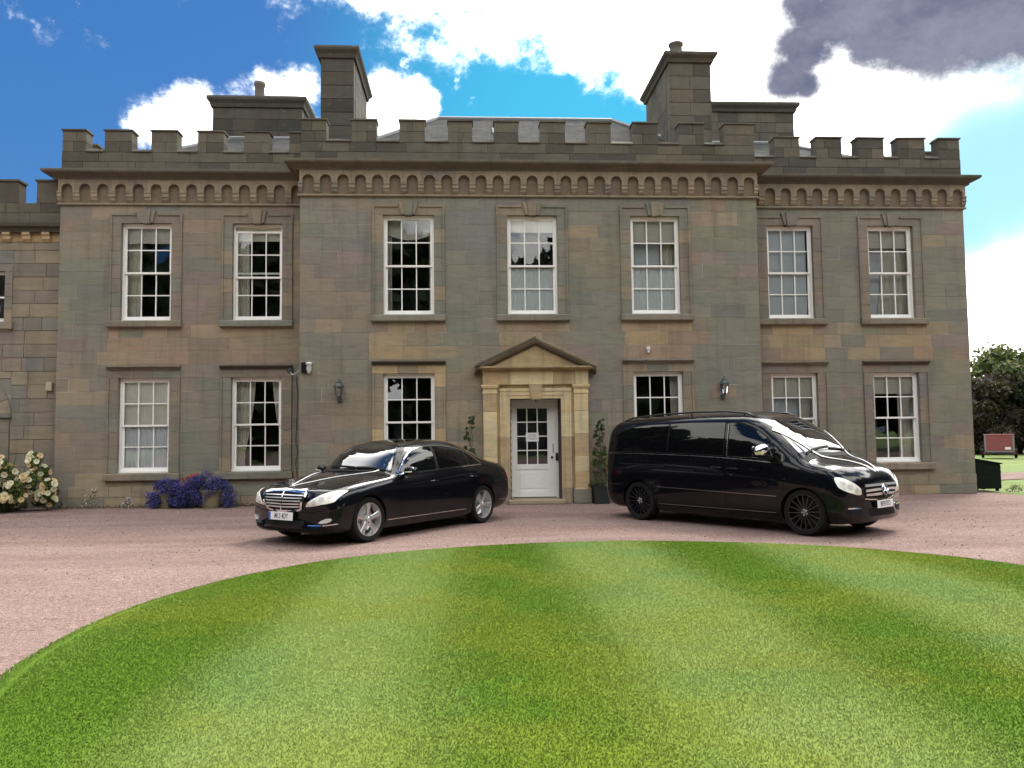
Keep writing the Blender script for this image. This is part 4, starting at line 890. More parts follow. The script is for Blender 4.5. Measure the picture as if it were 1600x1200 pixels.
# rose bush
def rose_bush():
    gg = np.random.default_rng(31); rr = random.Random(31); t = empty('rose_bush', None, (-10.42, -.85, 0)); t.scale = (1.22, 1.22, 1.2); mb = MB(); cs, rs = [], []
    for k in range(16):
        a = rr.uniform(0, 6.28); q = rr.uniform(.2, .85); top = (q * math.cos(a) * 1.0, q * math.sin(a) * .5, rr.uniform(.55, 1.22) * (1.08 - .28 * q)); mb.tube([(top[0] * .15, top[1] * .15, 0), (top[0] * .5, top[1] * .5, top[2] * .55), top], [.014, .010, .004], 5)
    for k in range(60): a = rr.uniform(0, 6.28); q = math.sqrt(rr.random()) * .9; z = rr.uniform(.08, 1.22) * (1 - .30 * q ** 2); cs.append((q * math.cos(a), q * math.sin(a) * .55, z)); rs.append(rr.uniform(.09, .17))
    mb.obj('stem', STEM, t); P = clumps(gg, cs, rs, 260); leaves('foliage', P, .055, vary((.085, .13, .036), len(P), gg, .35, (.14, .17, .06), .3), LEAF, t, .3, 31)
    def bloom_mesh(col, s):
        V = []; C = []
        for ring, (n, r, up) in enumerate(((7, 1.0, .35), (6, .75, .75), (5, .45, 1.0))):
            for k in range(n):
                a = 2 * math.pi * (k + ring * .4) / n; d = Vector((math.cos(a), math.sin(a), up)).normalized(); e = Vector((-math.sin(a), math.cos(a), 0)); V.append([Vector((0, 0, 0)), d * r * s * .8 + e * r * s * .42, d * r * s * 1.1, d * r * s * .8 - e * r * s * .42]); C.append(np.array(col) * (1 - .12 * ring) * rr.uniform(.9, 1.05))
        return tri_mesh('bloom', np.array([[tuple(p) for p in q] for q in V]), [(0, 1, 2), (0, 2, 3)], np.array(C), PETAL)
    kinds = [bloom_mesh((.82, .78, .60), .072), bloom_mesh((.80, .68, .40), .074), bloom_mesh((.82, .62, .42), .064), bloom_mesh((.84, .82, .68), .062)]
    for k in range(420):
        c, r = rr.choice(list(zip(cs, rs))); d = Vector((rr.gauss(0, .7), rr.gauss(-.75, .5), rr.gauss(.35, .5))).normalized(); p = Vector(c) + d * r * rr.uniform(1.0, 1.15)
        if p.z < .06 or p.x < -.62: continue
        o = link('bloom', rr.choice(kinds), t, p); o.rotation_euler = d.to_track_quat('Z', 'Y').to_euler(); o.scale = (rr.uniform(.6, 1.0),) * 3
    return tag(t, 'rose bush crowded with cream and peach blooms at the left edge', 'rose bush')
rose_bush()
# stone planters with trailing blue lobelia and a red geranium
POTS = stone_mat('planter_stone', .4)
def planter(x, y, w, h, label):
    o = MB(); t = srgb(132, 124, 96)
    o.lathe([(0, 0), (w * .80, 0), (w * .84, .03), (w * .92, h * .7), (w * .98, h * .82), (w * 1.05, h * .86), (w * 1.05, h), (w * .88, h), (w * .84, h * .86), (0, h * .84)], 20, 'z', (0, 0, 0), t)
    ob = o.obj('stone_planter', POTS, None, True); ob.location = (x, y, 0); auto_smooth(ob.data, 40); return tag(ob, label, 'planter', 'stone planters under the left windows')
planter(-7.02, -.33, .20, .34, 'small round stone planter under the left half of the blue flowers'); planter(-5.95, -.45, .25, .42, 'larger round stone planter under the right half of the blue flowers')
def flower_mass(name, loc, cs, rs, per, leafc, flow, nfl, label, cat, seed, size=.02, group=None):
    gg = np.random.default_rng(seed); t = empty(name, None, loc); P = clumps(gg, cs, rs, per); P[:, 2] = np.maximum(P[:, 2], .012)
    leaves('foliage', P, size * 1.25, vary(leafc, len(P), gg, .35), LEAF, t, .3, seed); idx = gg.integers(0, len(cs), nfl); d = gg.normal(size=(nfl, 3)); d[:, 1] -= .5; d[:, 2] += .35; d /= np.linalg.norm(d, axis=1)[:, None]
    Q = np.array(cs)[idx] + d * (np.array(rs)[idx] * (1.0 + .12 * gg.random(nfl)))[:, None]; Q[:, 2] = np.maximum(Q[:, 2], .015); cc = np.array(flow)[gg.integers(0, len(flow), nfl)] * (.65 + .7 * gg.random((nfl, 1)))
    leaves('flowers', Q, size * 1.25, cc, PETAL, t, .1, seed + 1, .9); return tag(t, label, cat, group)
rr = random.Random(4)
def trail(w, h, n, sk):
    cs, rs = [], []
    for k in range(int(n * 1.7)):
        u = rr.uniform(-1, 1); top = h * (1 - .55 * abs(u) ** 1.7); z = rr.uniform(.12, 1) * top; cs.append((u * w, rr.uniform(-.26, .10), max(.06, z))); rs.append(rr.uniform(.06, .12))
    return cs, rs
BLUES = [(.085, .085, .36), (.11, .11, .42), (.06, .06, .26), (.15, .14, .46), (.14, .08, .32)]
cs, rs = trail(.44, .66, 70, 0); cs = [c for c in cs if not (-.10 < c[0] + .02 < .10 and c[2] < .18)]; rs = rs[:len(cs)]
flower_mass('lobelia', (-6.92, -.38, 0), cs, rs, 60, (.030, .042, .020), BLUES, 5200, 'trailing blue lobelia spilling over the left stone planter', 'flowers', 41, group='blue flowers under the left windows')
cs, rs = trail(.62, .78, 110, 0); keep_ = [(c, r) for c, r in zip(cs, rs) if not (.04 < c[0] - .12 < .28 and c[2] < .36)]; cs, rs = [k[0] for k in keep_], [k[1] for k in keep_]
flower_mass('lobelia', (-6.05, -.46, 0), cs, rs, 60, (.030, .042, .020), BLUES, 7500, 'larger mound of trailing blue lobelia beside the sedan end', 'flowers', 43, group='blue flowers under the left windows')
flower_mass('geranium', (-6.45, -.30, .30), [(-.14, 0, .32), (0, -.02, .38), (.12, 0, .40), (.2, 0, .34), (.05, -.05, .30), (0, 0, .15), (-.1, 0, .2)], [.08, .09, .09, .07, .08, .12, .1], 60, (.04, .07, .02), [(.52, .03, .06), (.62, .07, .10), (.45, .02, .04)], 330, 'small clump of red geraniums above the blue flowers', 'flowers', 45, .026)
flower_mass('bedding_plant', (-8.78, -.28, 0), [(-.1, 0, .08), (.1, 0, .1), (0, 0, .2), (.06, 0, .3), (-.08, 0, .36), (.1, 0, .40)], [.09, .09, .1, .09, .07, .06], 34, (.05, .065, .03), [(.62, .56, .52), (.55, .50, .50)], 60, 'thin seeding plant with pale flowers against the wall', 'plant', 47, .024)
flower_mass('bedding_plant', (-7.87, -.42, 0), [(-.06, 0, .07), (.06, 0, .07), (0, 0, .13), (.02, 0, .2)], [.09, .09, .08, .06], 40, (.05, .06, .05), [(.72, .70, .72), (.66, .62, .70), (.20, .18, .42)], 130, 'tiny white and blue flowering plant left of the planters', 'plant', 49, .022)
flower_mass('bedding_plant', (-9.62, -.32, 0), [(-.1, 0, .1), (.12, 0, .12), (0, 0, .28), (.1, 0, .4)], [.12, .12, .12, .1], 60, (.025, .04, .015), [(.5, .45, .2)], 6, 'dark leafy plant in the corner beside the rose bush', 'plant', 51, .035)
# door plants
def climber(x, y, h, seed, label, boxlabel, dense):
    gg = np.random.default_rng(seed); rr = random.Random(seed); s = .19
    pb = MB(); pb.prism_z([(-s * .8, -s * .8), (s * .8, -s * .8), (s * .8, s * .8), (-s * .8, s * .8)], 0, .02)
    v = [(-s * .82, -s * .82, 0), (s * .82, -s * .82, 0), (s * .82, s * .82, 0), (-s * .82, s * .82, 0), (-s, -s, .46), (s, -s, .46), (s, s, .46), (-s, s, .46), (-s * .9, -s * .9, .46), (s * .9, -s * .9, .46), (s * .9, s * .9, .46), (-s * .9, s * .9, .46), (-s * .88, -s * .88, .42), (s * .88, -s * .88, .42), (s * .88, s * .88, .42), (-s * .88, s * .88, .42)]
    fs = [(i + 4 * k, (i + 1) % 4 + 4 * k, (i + 1) % 4 + 4 * k + 4, i + 4 * k + 4) for k in range(3) for i in range(4)] + [(12, 13, 14, 15)]; pb.add(v, fs); pb.add([(-s * 1.05, -s * 1.05, .44), (s * 1.05, -s * 1.05, .44), (s * 1.05, -s * .98, .44), (-s * 1.05, -s * .98, .44), (-s * 1.05, -s * 1.05, .47), (s * 1.05, -s * 1.05, .47), (s * 1.05, -s * .98, .47), (-s * 1.05, -s * .98, .47)], [(0, 1, 5, 4), (4, 5, 6, 7), (0, 3, 2, 1)])
    o = pb.obj('square_planter', simple('dark_planter_' + str(seed), (0.018, 0.024, 0.024, 1), .5).m); o.location = (x, y, 0); tag(o, boxlabel, 'planter', 'square planters beside the door')
    t = empty('climbing_shrub', None, (x, y, .42)); mb = MB(); cs, rs = [], []
    for k in range(3): mb.tube([(.03 * k - .03, 0, 0), (.05 * math.sin(k * 2), .02, h * .35), (.05 * math.cos(k * 2.5), -.02, h * .7), (.03 * math.sin(k), 0, h)], [.012, .010, .007, .003], 5)
    for k in range(60 if not dense else 110):
        u = rr.random() ** (1.5 if dense else 1.0); q = (.20 if dense else .10) * (1 - u) + .05; a = rr.uniform(0, 6.28); cs.append((q * math.cos(a) + .04 * math.sin(u * 7), q * math.sin(a), u * h)); rs.append(rr.uniform(.03, .06) * (1.3 - .6 * u))
    mb.obj('stem', BARK, t); P = clumps(gg, cs, rs, 40); leaves('foliage', P, .042, vary((.065, .10, .032), len(P), gg, .4, (.10, .13, .05), .25), LEAF, t, .2, seed); tag(t, label, 'shrub', 'climbing shrubs beside the door')
climber(3.12, -1.13, 1.52, 61, 'climbing shrub in the dark square planter right of the door', 'dark square planter right of the door by the van tail', True)
climber(.10, -1.16, 1.62, 62, 'thin climbing shrub left of the door behind the sedan', 'dark square planter left of the door hidden behind the sedan', False)
# weeds and grit at the foot of the wall
gg = np.random.default_rng(71); n = 900; Xw = gg.uniform(XL, XCL, n); Yw = -.05 - np.abs(gg.normal(0, .12, n)); Pw = np.stack([Xw, Yw, .01 + .05 * gg.random(n) * (gg.random(n) < .5)], 1)
leaves('wall_foot_weeds', Pw, .045, vary((.06, .07, .03), n, gg, .4, (.20, .14, .11), .5), LEAF, None, .3, 71); tag(bpy.data.objects['wall_foot_weeds'], 'straggling weeds and grit along the foot of the wall', 'weeds', kind='stuff')

# ---------------------------------------------------------------- fittings on the house
def lantern(x, z, label):
    t = empty('wall_lantern', None, (x, YC, z)); y = -.17
    MB().cbox(-.05, .05, -.03, .0, -.30, -.18, .008).tube([(0, -.02, -.25), (0, -.10, -.29), (0, y, -.27), (0, y, -.20)], .014, 6).lathe([(0, -.23), (.05, -.22), (.03, -.19), (.07, -.175), (0, -.17)], 8, 'z', (0, y, 0)).obj('bracket', LANTERN, t)
    mb = MB()
    for k in range(6):
        a = math.pi / 3 * k + math.pi / 6; mb.tube([(.065 * math.cos(a), y + .065 * math.sin(a), -.17), (.098 * math.cos(a), y + .098 * math.sin(a), .06)], .007, 5)
    mb.lathe([(.125, .055), (.125, .07), (.075, .14), (.05, .15), (.055, .17), (.03, .20), (.022, .215), (.022, .235), (0, .245)], 6, 'z', (0, y, 0)).lathe([(.0, .05), (.13, .05), (.13, .0551)], 6, 'z', (0, y, 0)); mb.obj('cage', LANTERN, t)
    for k in range(6):
        a, b = math.pi / 3 * k + math.pi / 6, math.pi / 3 * (k + 1) + math.pi / 6; MB().add([(.062 * math.cos(a), y + .062 * math.sin(a), -.165), (.062 * math.cos(b), y + .062 * math.sin(b), -.165), (.094 * math.cos(b), y + .094 * math.sin(b), .055), (.094 * math.cos(a), y + .094 * math.sin(a), .055)], [(0, 1, 2, 3)]).obj('pane', GLASS, t)
    MB().lathe([(.0, -.16), (.022, -.15), (.022, -.06), (.035, -.02), (.03, .02), (0, .04)], 10, 'z', (0, y, 0)).obj('bulb', WHITE, t, True)
    return tag(t, label, 'lantern', 'wall lanterns on the middle block')
lantern(-2.92, 2.70, 'dark wall lantern left of the door above the sedan'); lantern(6.13, 2.70, 'dark wall lantern right of the door above the van roof')
t = empty('security_camera', None, (-4.24, 0, 3.22)); tag(t, 'white security camera on a long bent arm above the left ground window', 'camera')
CW = simple('camera_white', (.62, .62, .58, 1), .4).m
MB().lathe([(0, -.06), (.06, -.055), (.085, -.02), (.085, .0)], 14, 'y', (0, -.0, .02)).obj('wall_plate', LANTERN, t)
MB().tube([(0, -.03, -.02), (.06, -.12, -.10), (.16, -.28, -.11), (.30, -.5, -.05), (.52, -.86, .02)], .016, 8).obj('arm', CW, t, True)
MB().box(.44, .55, -.90, -.80, -.12, .12).obj('bracket', TRIM, t); MB().lathe([(0, .13), (.075, .12), (.075, .07), (.06, .06), (.06, -.05), (.05, -.08), (.03, -.14), (0, -.15)], 14, 'z', (.62, -.9, 0)).obj('camera_head', CW, t, True)
o = MB().cbox(-.075, .075, -.09, 0, -.11, .11, .015).box(-.03, .03, -.095, -.0895, -.03, .03).obj('alarm_box', simple('aged_plastic', (.40, .37, .24, 1), .6).m); o.location = (-10.03, .3, 2.90); tag(o, 'cream alarm box on the side wing wall by the corner', 'alarm box')
o = MB().tube([(-4.10, -.03, 3.10), (-4.06, -.03, 2.6), (-4.08, -.03, 2.0), (-4.10, -.03, 1.5), (-4.05, -.03, 1.25), (-4.10, -.03, 1.0), (-4.06, -.03, .7), (-4.12, -.03, .45)], .008, 6).obj('cable', simple('brown_cable', (.035, .025, .02, 1), .8).m); tag(o, 'dark thin cable trailing down the wall beside the left block corner', 'cable')
t = MB().cbox(-.04, .04, -.10, 0, -.04, .04, .01).tube([(0, -.05, -.03), (0, -.07, -.10)], .03, 8).obj('floodlight', CW); t.location = (4.35, YC, 3.62); tag(t, 'tiny white sensor fixed high above the ground window right of the door', 'sensor')
# dark box at the right corner
BOXM = Mat('dark_green_box'); BOXM.set('Base Color', (0.012, 0.017, 0.013, 1)); BOXM.set('Roughness', .95); BOXM.set('Specular IOR Level', .05)
t = empty('storage_box', None, (13.55, .9, 0)); tag(t, 'dark green slope topped storage box standing behind the right corner of the house', 'storage box')
MB().prism([(-.34, .06), (.34, .06), (.34, .70), (-.34, .82)], -.35, .35).obj('body', BOXM.m, t)
for k in range(5): MB().box(-.345, .345, -.362, -.351, .08 + k * .118, .08 + k * .118 + .108).obj('slat', BOXM.m, t)
MB().prism([(-.38, .827), (.38, .693), (.38, .725), (-.38, .86)], -.39, .38).obj('lid', BOXM.m, t)
for sx in (-.28, .28):
    for sy in (-.28, .28): MB().box(sx - .03, sx + .03, sy - .03, sy + .03, 0, .06).obj('foot', BOXM.m, t)
flower_mass('bedding_plant', (13.95, .15, 0), [(-.1, 0, .06), (.1, 0, .08), (.2, .1, .1), (0, 0, .12)], [.1, .11, .1, .1], 60, (.06, .075, .03), [(.3, .3, .2)], 10, 'low weedy plant at the foot of the dark storage box', 'plant', 53, .03)
# small red trailer on the far grass
RED = Mat('faded_red_panel'); w = RED.coord('World'); RED.set('Base Color', RED.mix(RED.noise(2.5, 5, .6, w), (.20, .035, .045, 1), (.30, .085, .095, 1))); RED.set('Roughness', .5)
t = empty('horse_trailer', None, (29.75, 23.6, 0), rad(-33)); t.scale = (.86, .9, .95); tag(t, 'small faded red box trailer parked on the far grass by the trees', 'trailer')
MB().box(-.80, .80, -.9, .9, .36, 1.36).obj('body', RED.m, t); MB().cbox(-.84, .84, -.94, .94, 1.36, 1.40, .01).obj('roof', RED.m, t)
GRY = simple('trailer_grey', (.20, .20, .22, 1), .5).m
MB().box(-.83, -.73, -.925, -.902, .36, 1.36).box(.73, .83, -.925, -.902, .36, 1.36).box(-.83, .83, -.925, -.902, .36, .44).obj('frame', GRY, t); MB().box(-.73, -.02, -.92, -.902, .46, 1.33).obj('door', RED.m, t); MB().box(.02, .73, -.92, -.902, .46, 1.33).obj('door', RED.m, t)
MB().box(.30, .62, -.93, -.921, .52, .66).obj('plate', PLATE, t); MB().box(-.9, .9, -.95, -.80, .26, .34).box(-.05, .05, .9, 2.1, .28, .36).obj('chassis', BLACKMETAL, t)
for s in (-1, 1): MB().lathe([(0, -.08), (.15, -.08), (.25, -.08), (.27, -.05), (.27, .05), (.25, .08), (0, .08)], 18, 'y', (0, 0, 0)).obj('wheel', RUBBER, t, True).location = (s * .92, .1, .27); bpy.context.view_layer.update()
for o in t.children:
    if o.name.startswith('wheel'): o.rotation_euler.z = rad(90)
MB().box(-.9, -.78, -.96, -.93, .28, .36).obj('tail_light', REDLENS, t); MB().box(.78, .9, -.96, -.93, .28, .36).obj('tail_light', REDLENS, t)
o = MB().tube([(0, 0, 0), (0, 0, 1.5)], .05, 8).lathe([(.0, 1.5), (.055, 1.5), (.03, 1.56), (0, 1.57)], 8).obj('fence_post', BARK); o.location = (33.2, 22.5, 0); tag(o, 'slim wooden post standing on the far grass right of the trailer', 'post')
# ---------------------------------------------------------------- vehicles
def pchip(xs, ys, xq):
    xs = np.asarray(xs, float); ys = np.asarray(ys, float); h = np.diff(xs); d = np.diff(ys) / h; n = len(xs); m_ = np.zeros(n); m_[0] = d[0]; m_[-1] = d[-1]
    for i in range(1, n - 1):
        if d[i - 1] * d[i] > 0: w1, w2 = 2 * h[i] + h[i - 1], h[i] + 2 * h[i - 1]; m_[i] = (w1 + w2) / (w1 / d[i - 1] + w2 / d[i])
    i = np.clip(np.searchsorted(xs, xq) - 1, 0, n - 2); t = (xq - xs[i]) / h[i]; t2, t3 = t * t, t * t * t
    return (2 * t3 - 3 * t2 + 1) * ys[i] + (t3 - 2 * t2 + t) * h[i] * m_[i] + (-2 * t3 + 3 * t2) * ys[i + 1] + (t3 - t2) * h[i] * m_[i + 1]
def crom(P, per):
    """Catmull-Rom through section points (n,2) with mirrored ends"""
    P = np.asarray(P, float); a = P[1].copy(); a[0] *= -1; b = P[-2].copy(); b[0] *= -1; Q = np.vstack([a, P, b]); out = []
    for i in range(1, len(Q) - 2):
        p0, p1, p2, p3 = Q[i - 1], Q[i], Q[i + 1], Q[i + 2]
        k = [max(1e-4, np.linalg.norm(p1 - p0)) ** .5, max(1e-4, np.linalg.norm(p2 - p1)) ** .5, max(1e-4, np.linalg.norm(p3 - p2)) ** .5]
        t1 = ((p1 - p0) / k[0] - (p2 - p0) / (k[0] + k[1]) + (p2 - p1) / k[1]) * k[1]; t2 = ((p2 - p1) / k[1] - (p3 - p1) / (k[1] + k[2]) + (p3 - p2) / k[2]) * k[1]
        for s in range(per):
            t = s / per; out.append((2 * t ** 3 - 3 * t * t + 1) * p1 + (t ** 3 - 2 * t * t + t) * t1 + (-2 * t ** 3 + 3 * t * t) * p2 + (t ** 3 - t * t) * t2)
    out.append(P[-1]); return np.array(out)
def car_body(name, stations, bend_f, bend_r, L, axles, wr, well_y, half_w, per=7):
    """stations: {xb: [(y,z) * lines]} bottom centre -> roof centre; xb measured back from the nose; local X forward"""
    xk = sorted(stations); nl = len(stations[xk[0]]); Y = np.array([[p[0] for p in stations[x]] for x in xk]); Z = np.array([[p[1] for p in stations[x]] for x in xk])
    xs_ = np.unique(np.concatenate([np.linspace(0, .30, 16), np.linspace(.3, L - .3, 110), np.linspace(L - .3, L, 16)])); ring = []
    for x in xs_:
        sec = np.array([[pchip(xk, Y[:, k], x), pchip(xk, Z[:, k], x)] for k in range(nl)], float).reshape(nl, 2); c_ = crom(sec, per); c_[:, 0] = np.maximum(c_[:, 0], 0)
        xx = np.full(len(c_), x); q = (c_[:, 0] / half_w)
        f = max(0, 1 - x / bend_f[1]) ** 2; xx = xx + bend_f[0] * f * q ** bend_f[2]; r = max(0, 1 - (L - x) / bend_r[1]) ** 2; xx = xx - bend_r[0] * r * q ** bend_r[2]
        ring.append(np.stack([-xx, c_[:, 0], c_[:, 1]], 1))
    R_ = np.array(ring); ns, nt_ = R_.shape[:2]; vs = []; fs = []
    full = [np.vstack([r, (r[-2:0:-1] * np.array([1, -1, 1]))]) for r in R_]; nf = len(full[0])
    for r in full: vs += [tuple(p) for p in r]
    for i in range(ns - 1):
        for k in range(nf): fs.append((i * nf + k, i * nf + (k + 1) % nf, (i + 1) * nf + (k + 1) % nf, (i + 1) * nf + k))
    for e, rev in ((0, True), (ns - 1, False)):
        c0 = np.mean(full[e][:, :], 0); c0[1] = 0; c0[0] = full[e][:, 0].max() + .006 if rev else full[e][:, 0].min() - .006; vs.append(tuple(c0)); ci = len(vs) - 1
        for k in range(nf): t = (e * nf + k, e * nf + (k + 1) % nf, ci); fs.append(t[::-1] if rev else t)
    me = bpy.data.meshes.new(name); me.from_pydata(vs, [], fs); me.update()
    bm = bmesh.new(); bm.from_mesh(me); bmesh.ops.remove_doubles(bm, verts=bm.verts, dist=1e-5); bmesh.ops.recalc_face_normals(bm, faces=bm.faces)
    bvh = BVHTree.FromBMesh(bm); bm.to_mesh(me); bm.free(); me.materials.append(PAINT); me.materials.append(TRIM); ob = link(name, me)
    for ax in axles:
        for s in (-1, 1):
            cy = MB().lathe([(0, -.3), (wr, -.3), (wr, .3), (0, .3)], 64, 'y'); cm = cy.mesh('cutter', TRIM)
            b2 = bmesh.new(); b2.from_mesh(cm); bmesh.ops.remove_doubles(b2, verts=b2.verts, dist=1e-5); bmesh.ops.recalc_face_normals(b2, faces=b2.faces); b2.to_mesh(cm); b2.free()
            co = link('cutter', cm); co.location = (-ax, s * (well_y + .3), wr_z[0]); md = ob.modifiers.new('b', 'BOOLEAN'); md.operation = 'DIFFERENCE'; md.object = co; md.solver = 'EXACT'; md.material_mode = 'TRANSFER'
    bpy.context.view_layer.update(); dg = bpy.context.evaluated_depsgraph_get(); nm = bpy.data.meshes.new_from_object(ob.evaluated_get(dg)); nm.name = name
    for md in list(ob.modifiers): c_ = md.object; bpy.data.objects.remove(c_)
    bpy.data.objects.remove(ob); auto_smooth(nm, 38); return nm, bvh
class Car:
    def __init__(s, root, bvh): s.root = root; s.bvh = bvh
    def frame(s, d):
        d = Vector(d).normalized(); u = Vector((0, 0, 1)).cross(d)
        if u.length < .1: u = Vector((0, 1, 0))
        u.normalize(); v = d.cross(u); return d, u, v                   # v is up-ish
    def hit(s, a, b, d, u, v, o=Vector((-2.5, 0, .8))):
        p = o + u * a + v * b - d * 6; r = s.bvh.ray_cast(p, d); return r
    def patch(s, name, outline, view, off, mat, par=None, step=.05, skirt=.012, mirror=False, smooth=True, tint=None):
        """outline in 'side' (xb,z) | 'front' (y,z) | 'top' (xb,y) | 'rear' (y,z) coordinates laid on the body surface"""
        res = []
        for ms in ((1, -1) if mirror else (1,)):
            side = view[-1]
            if view.startswith('side'): d = Vector((0, -1 if view == 'sideL' else 1, 0)) * ms; to = lambda p: Vector((-p[0], -d.y * 3, p[1]))
            elif view == 'front': d = Vector((-1, 0, 0)); to = lambda p: Vector((2, p[0] * ms, p[1]))
            elif view == 'rear': d = Vector((1, 0, 0)); to = lambda p: Vector((-8, p[0] * ms, p[1]))
            elif view == 'top': d = Vector((0, 0, -1)); to = lambda p: Vector((-p[0], p[1] * ms, 4))
            elif view.startswith('diag'):                               # seen from the front corner at 45 degrees: (a along the view's horizontal from the nose corner, z)
                sg = (1 if view == 'diagL' else -1) * ms; d = Vector((-1, -sg, 0)).normalized(); u = Vector((-1, sg, 0)).normalized(); to = lambda p, d=d, u=u: u * p[0] + Vector((0, 0, p[1])) - d * 6
            bm = bmesh.new(); pts = [to(p) for p in outline]; vs = [bm.verts.new(p) for p in pts]; f = bm.faces.new(vs)
            lo = [min(p[i] for p in pts) for i in range(3)]; hi = [max(p[i] for p in pts) for i in range(3)]
            ax = [Vector((1, 0, 0)), Vector((0, 1, 0)), Vector((0, 0, 1))]
            for i in range(3):
                if view.startswith('diag') and i == 1: continue
                k = math.floor((hi[i] - lo[i]) / step)
                for q in range(1, k + 1): bmesh.ops.bisect_plane(bm, geom=bm.verts[:] + bm.edges[:] + bm.faces[:], plane_co=ax[i] * (lo[i] + (hi[i] - lo[i]) * q / (k + 1)), plane_no=ax[i])
            bmesh.ops.triangulate(bm, faces=[f for f in bm.faces if len(f.verts) > 4]); ok = True
            for v_ in bm.verts:
                h = s.bvh.ray_cast(v_.co, d)
                if h[0] is None: h = s.bvh.find_nearest(v_.co)
                v_.co = h[0] + h[1] * off if h[1].dot(d) < 0 else h[0] - h[1] * off
            bd = [e for e in bm.edges if len(e.link_faces) == 1]; ex = bmesh.ops.extrude_edge_only(bm, edges=bd); nv = [g_ for g_ in ex['geom'] if isinstance(g_, bmesh.types.BMVert)]
            for v_ in nv:
                h = s.bvh.find_nearest(v_.co)
                n_ = h[1]; v_.co = v_.co - n_ * skirt
            bmesh.ops.recalc_face_normals(bm, faces=bm.faces)
            for f in bm.faces: f.smooth = smooth
            for e in bm.edges:
                if len(e.link_faces) == 2 and e.calc_face_angle(0) > rad(40): e.smooth = False
            me = bpy.data.meshes.new(name); bm.to_mesh(me); bm.free(); me.materials.append(mat); res.append(link(name, me, par or s.root))
        return res
    def strip(s, name, line, w, view, off, mat, par=None, mirror=False, step=.06, skirt=.01, closed=False):
        L_ = [Vector(p) for p in line]; n = len(L_); a, b = [], []
        for i in range(n):
            p, q = (L_[(i - 1) % n] if closed or i else L_[0]), (L_[(i + 1) % n] if closed or i < n - 1 else L_[-1]); t = (q - p).normalized(); nn = Vector((-t.y, t.x)) * w / 2; a.append(L_[i] + nn); b.append(L_[i] - nn)
        if closed:
            o = []
            for i in range(n): j = (i + 1) % n; o += s.patch(name, [a[i], a[j], b[j], b[i]], view, off, mat, par, step, skirt, mirror)
            return o
        return s.patch(name, a + b[::-1], view, off, mat, par, step, skirt, mirror)
    def at(s, xb, z, side):                                              # surface point on a flank
        h = s.bvh.ray_cast(Vector((-xb, side * 3, z)), Vector((0, -side, 0))); return h[0], h[1]
def rrect(x0, x1, z0, z1, r, n=4):
    P = []
    for cx, cz, a0 in ((x1 - r, z1 - r, 0), (x0 + r, z1 - r, 90), (x0 + r, z0 + r, 180), (x1 - r, z0 + r, 270)):
        for k in range(n + 1): a = rad(a0 + 90 * k / n); P.append((cx + r * math.cos(a), cz + r * math.sin(a)))
    return P
def smooth_line(P, n=6, closed=False):
    P = [Vector(p) for p in P]; out = []; m_ = len(P); rngi = range(m_) if closed else range(m_ - 1)
    for i in rngi:
        g_ = lambda k: P[k % m_] if closed else P[min(max(k, 0), m_ - 1)]
        p0, p1, p2, p3 = g_(i - 1), g_(i), g_(i + 1), g_(i + 2)
        for k in range(n): t = k / n; out.append(.5 * ((2 * p1) + (-p0 + p2) * t + (2 * p0 - 5 * p1 + 4 * p2 - p3) * t * t + (-p0 + 3 * p1 - 3 * p2 + p3) * t ** 3))
    if not closed: out.append(P[-1])
    return [tuple(p) for p in out]
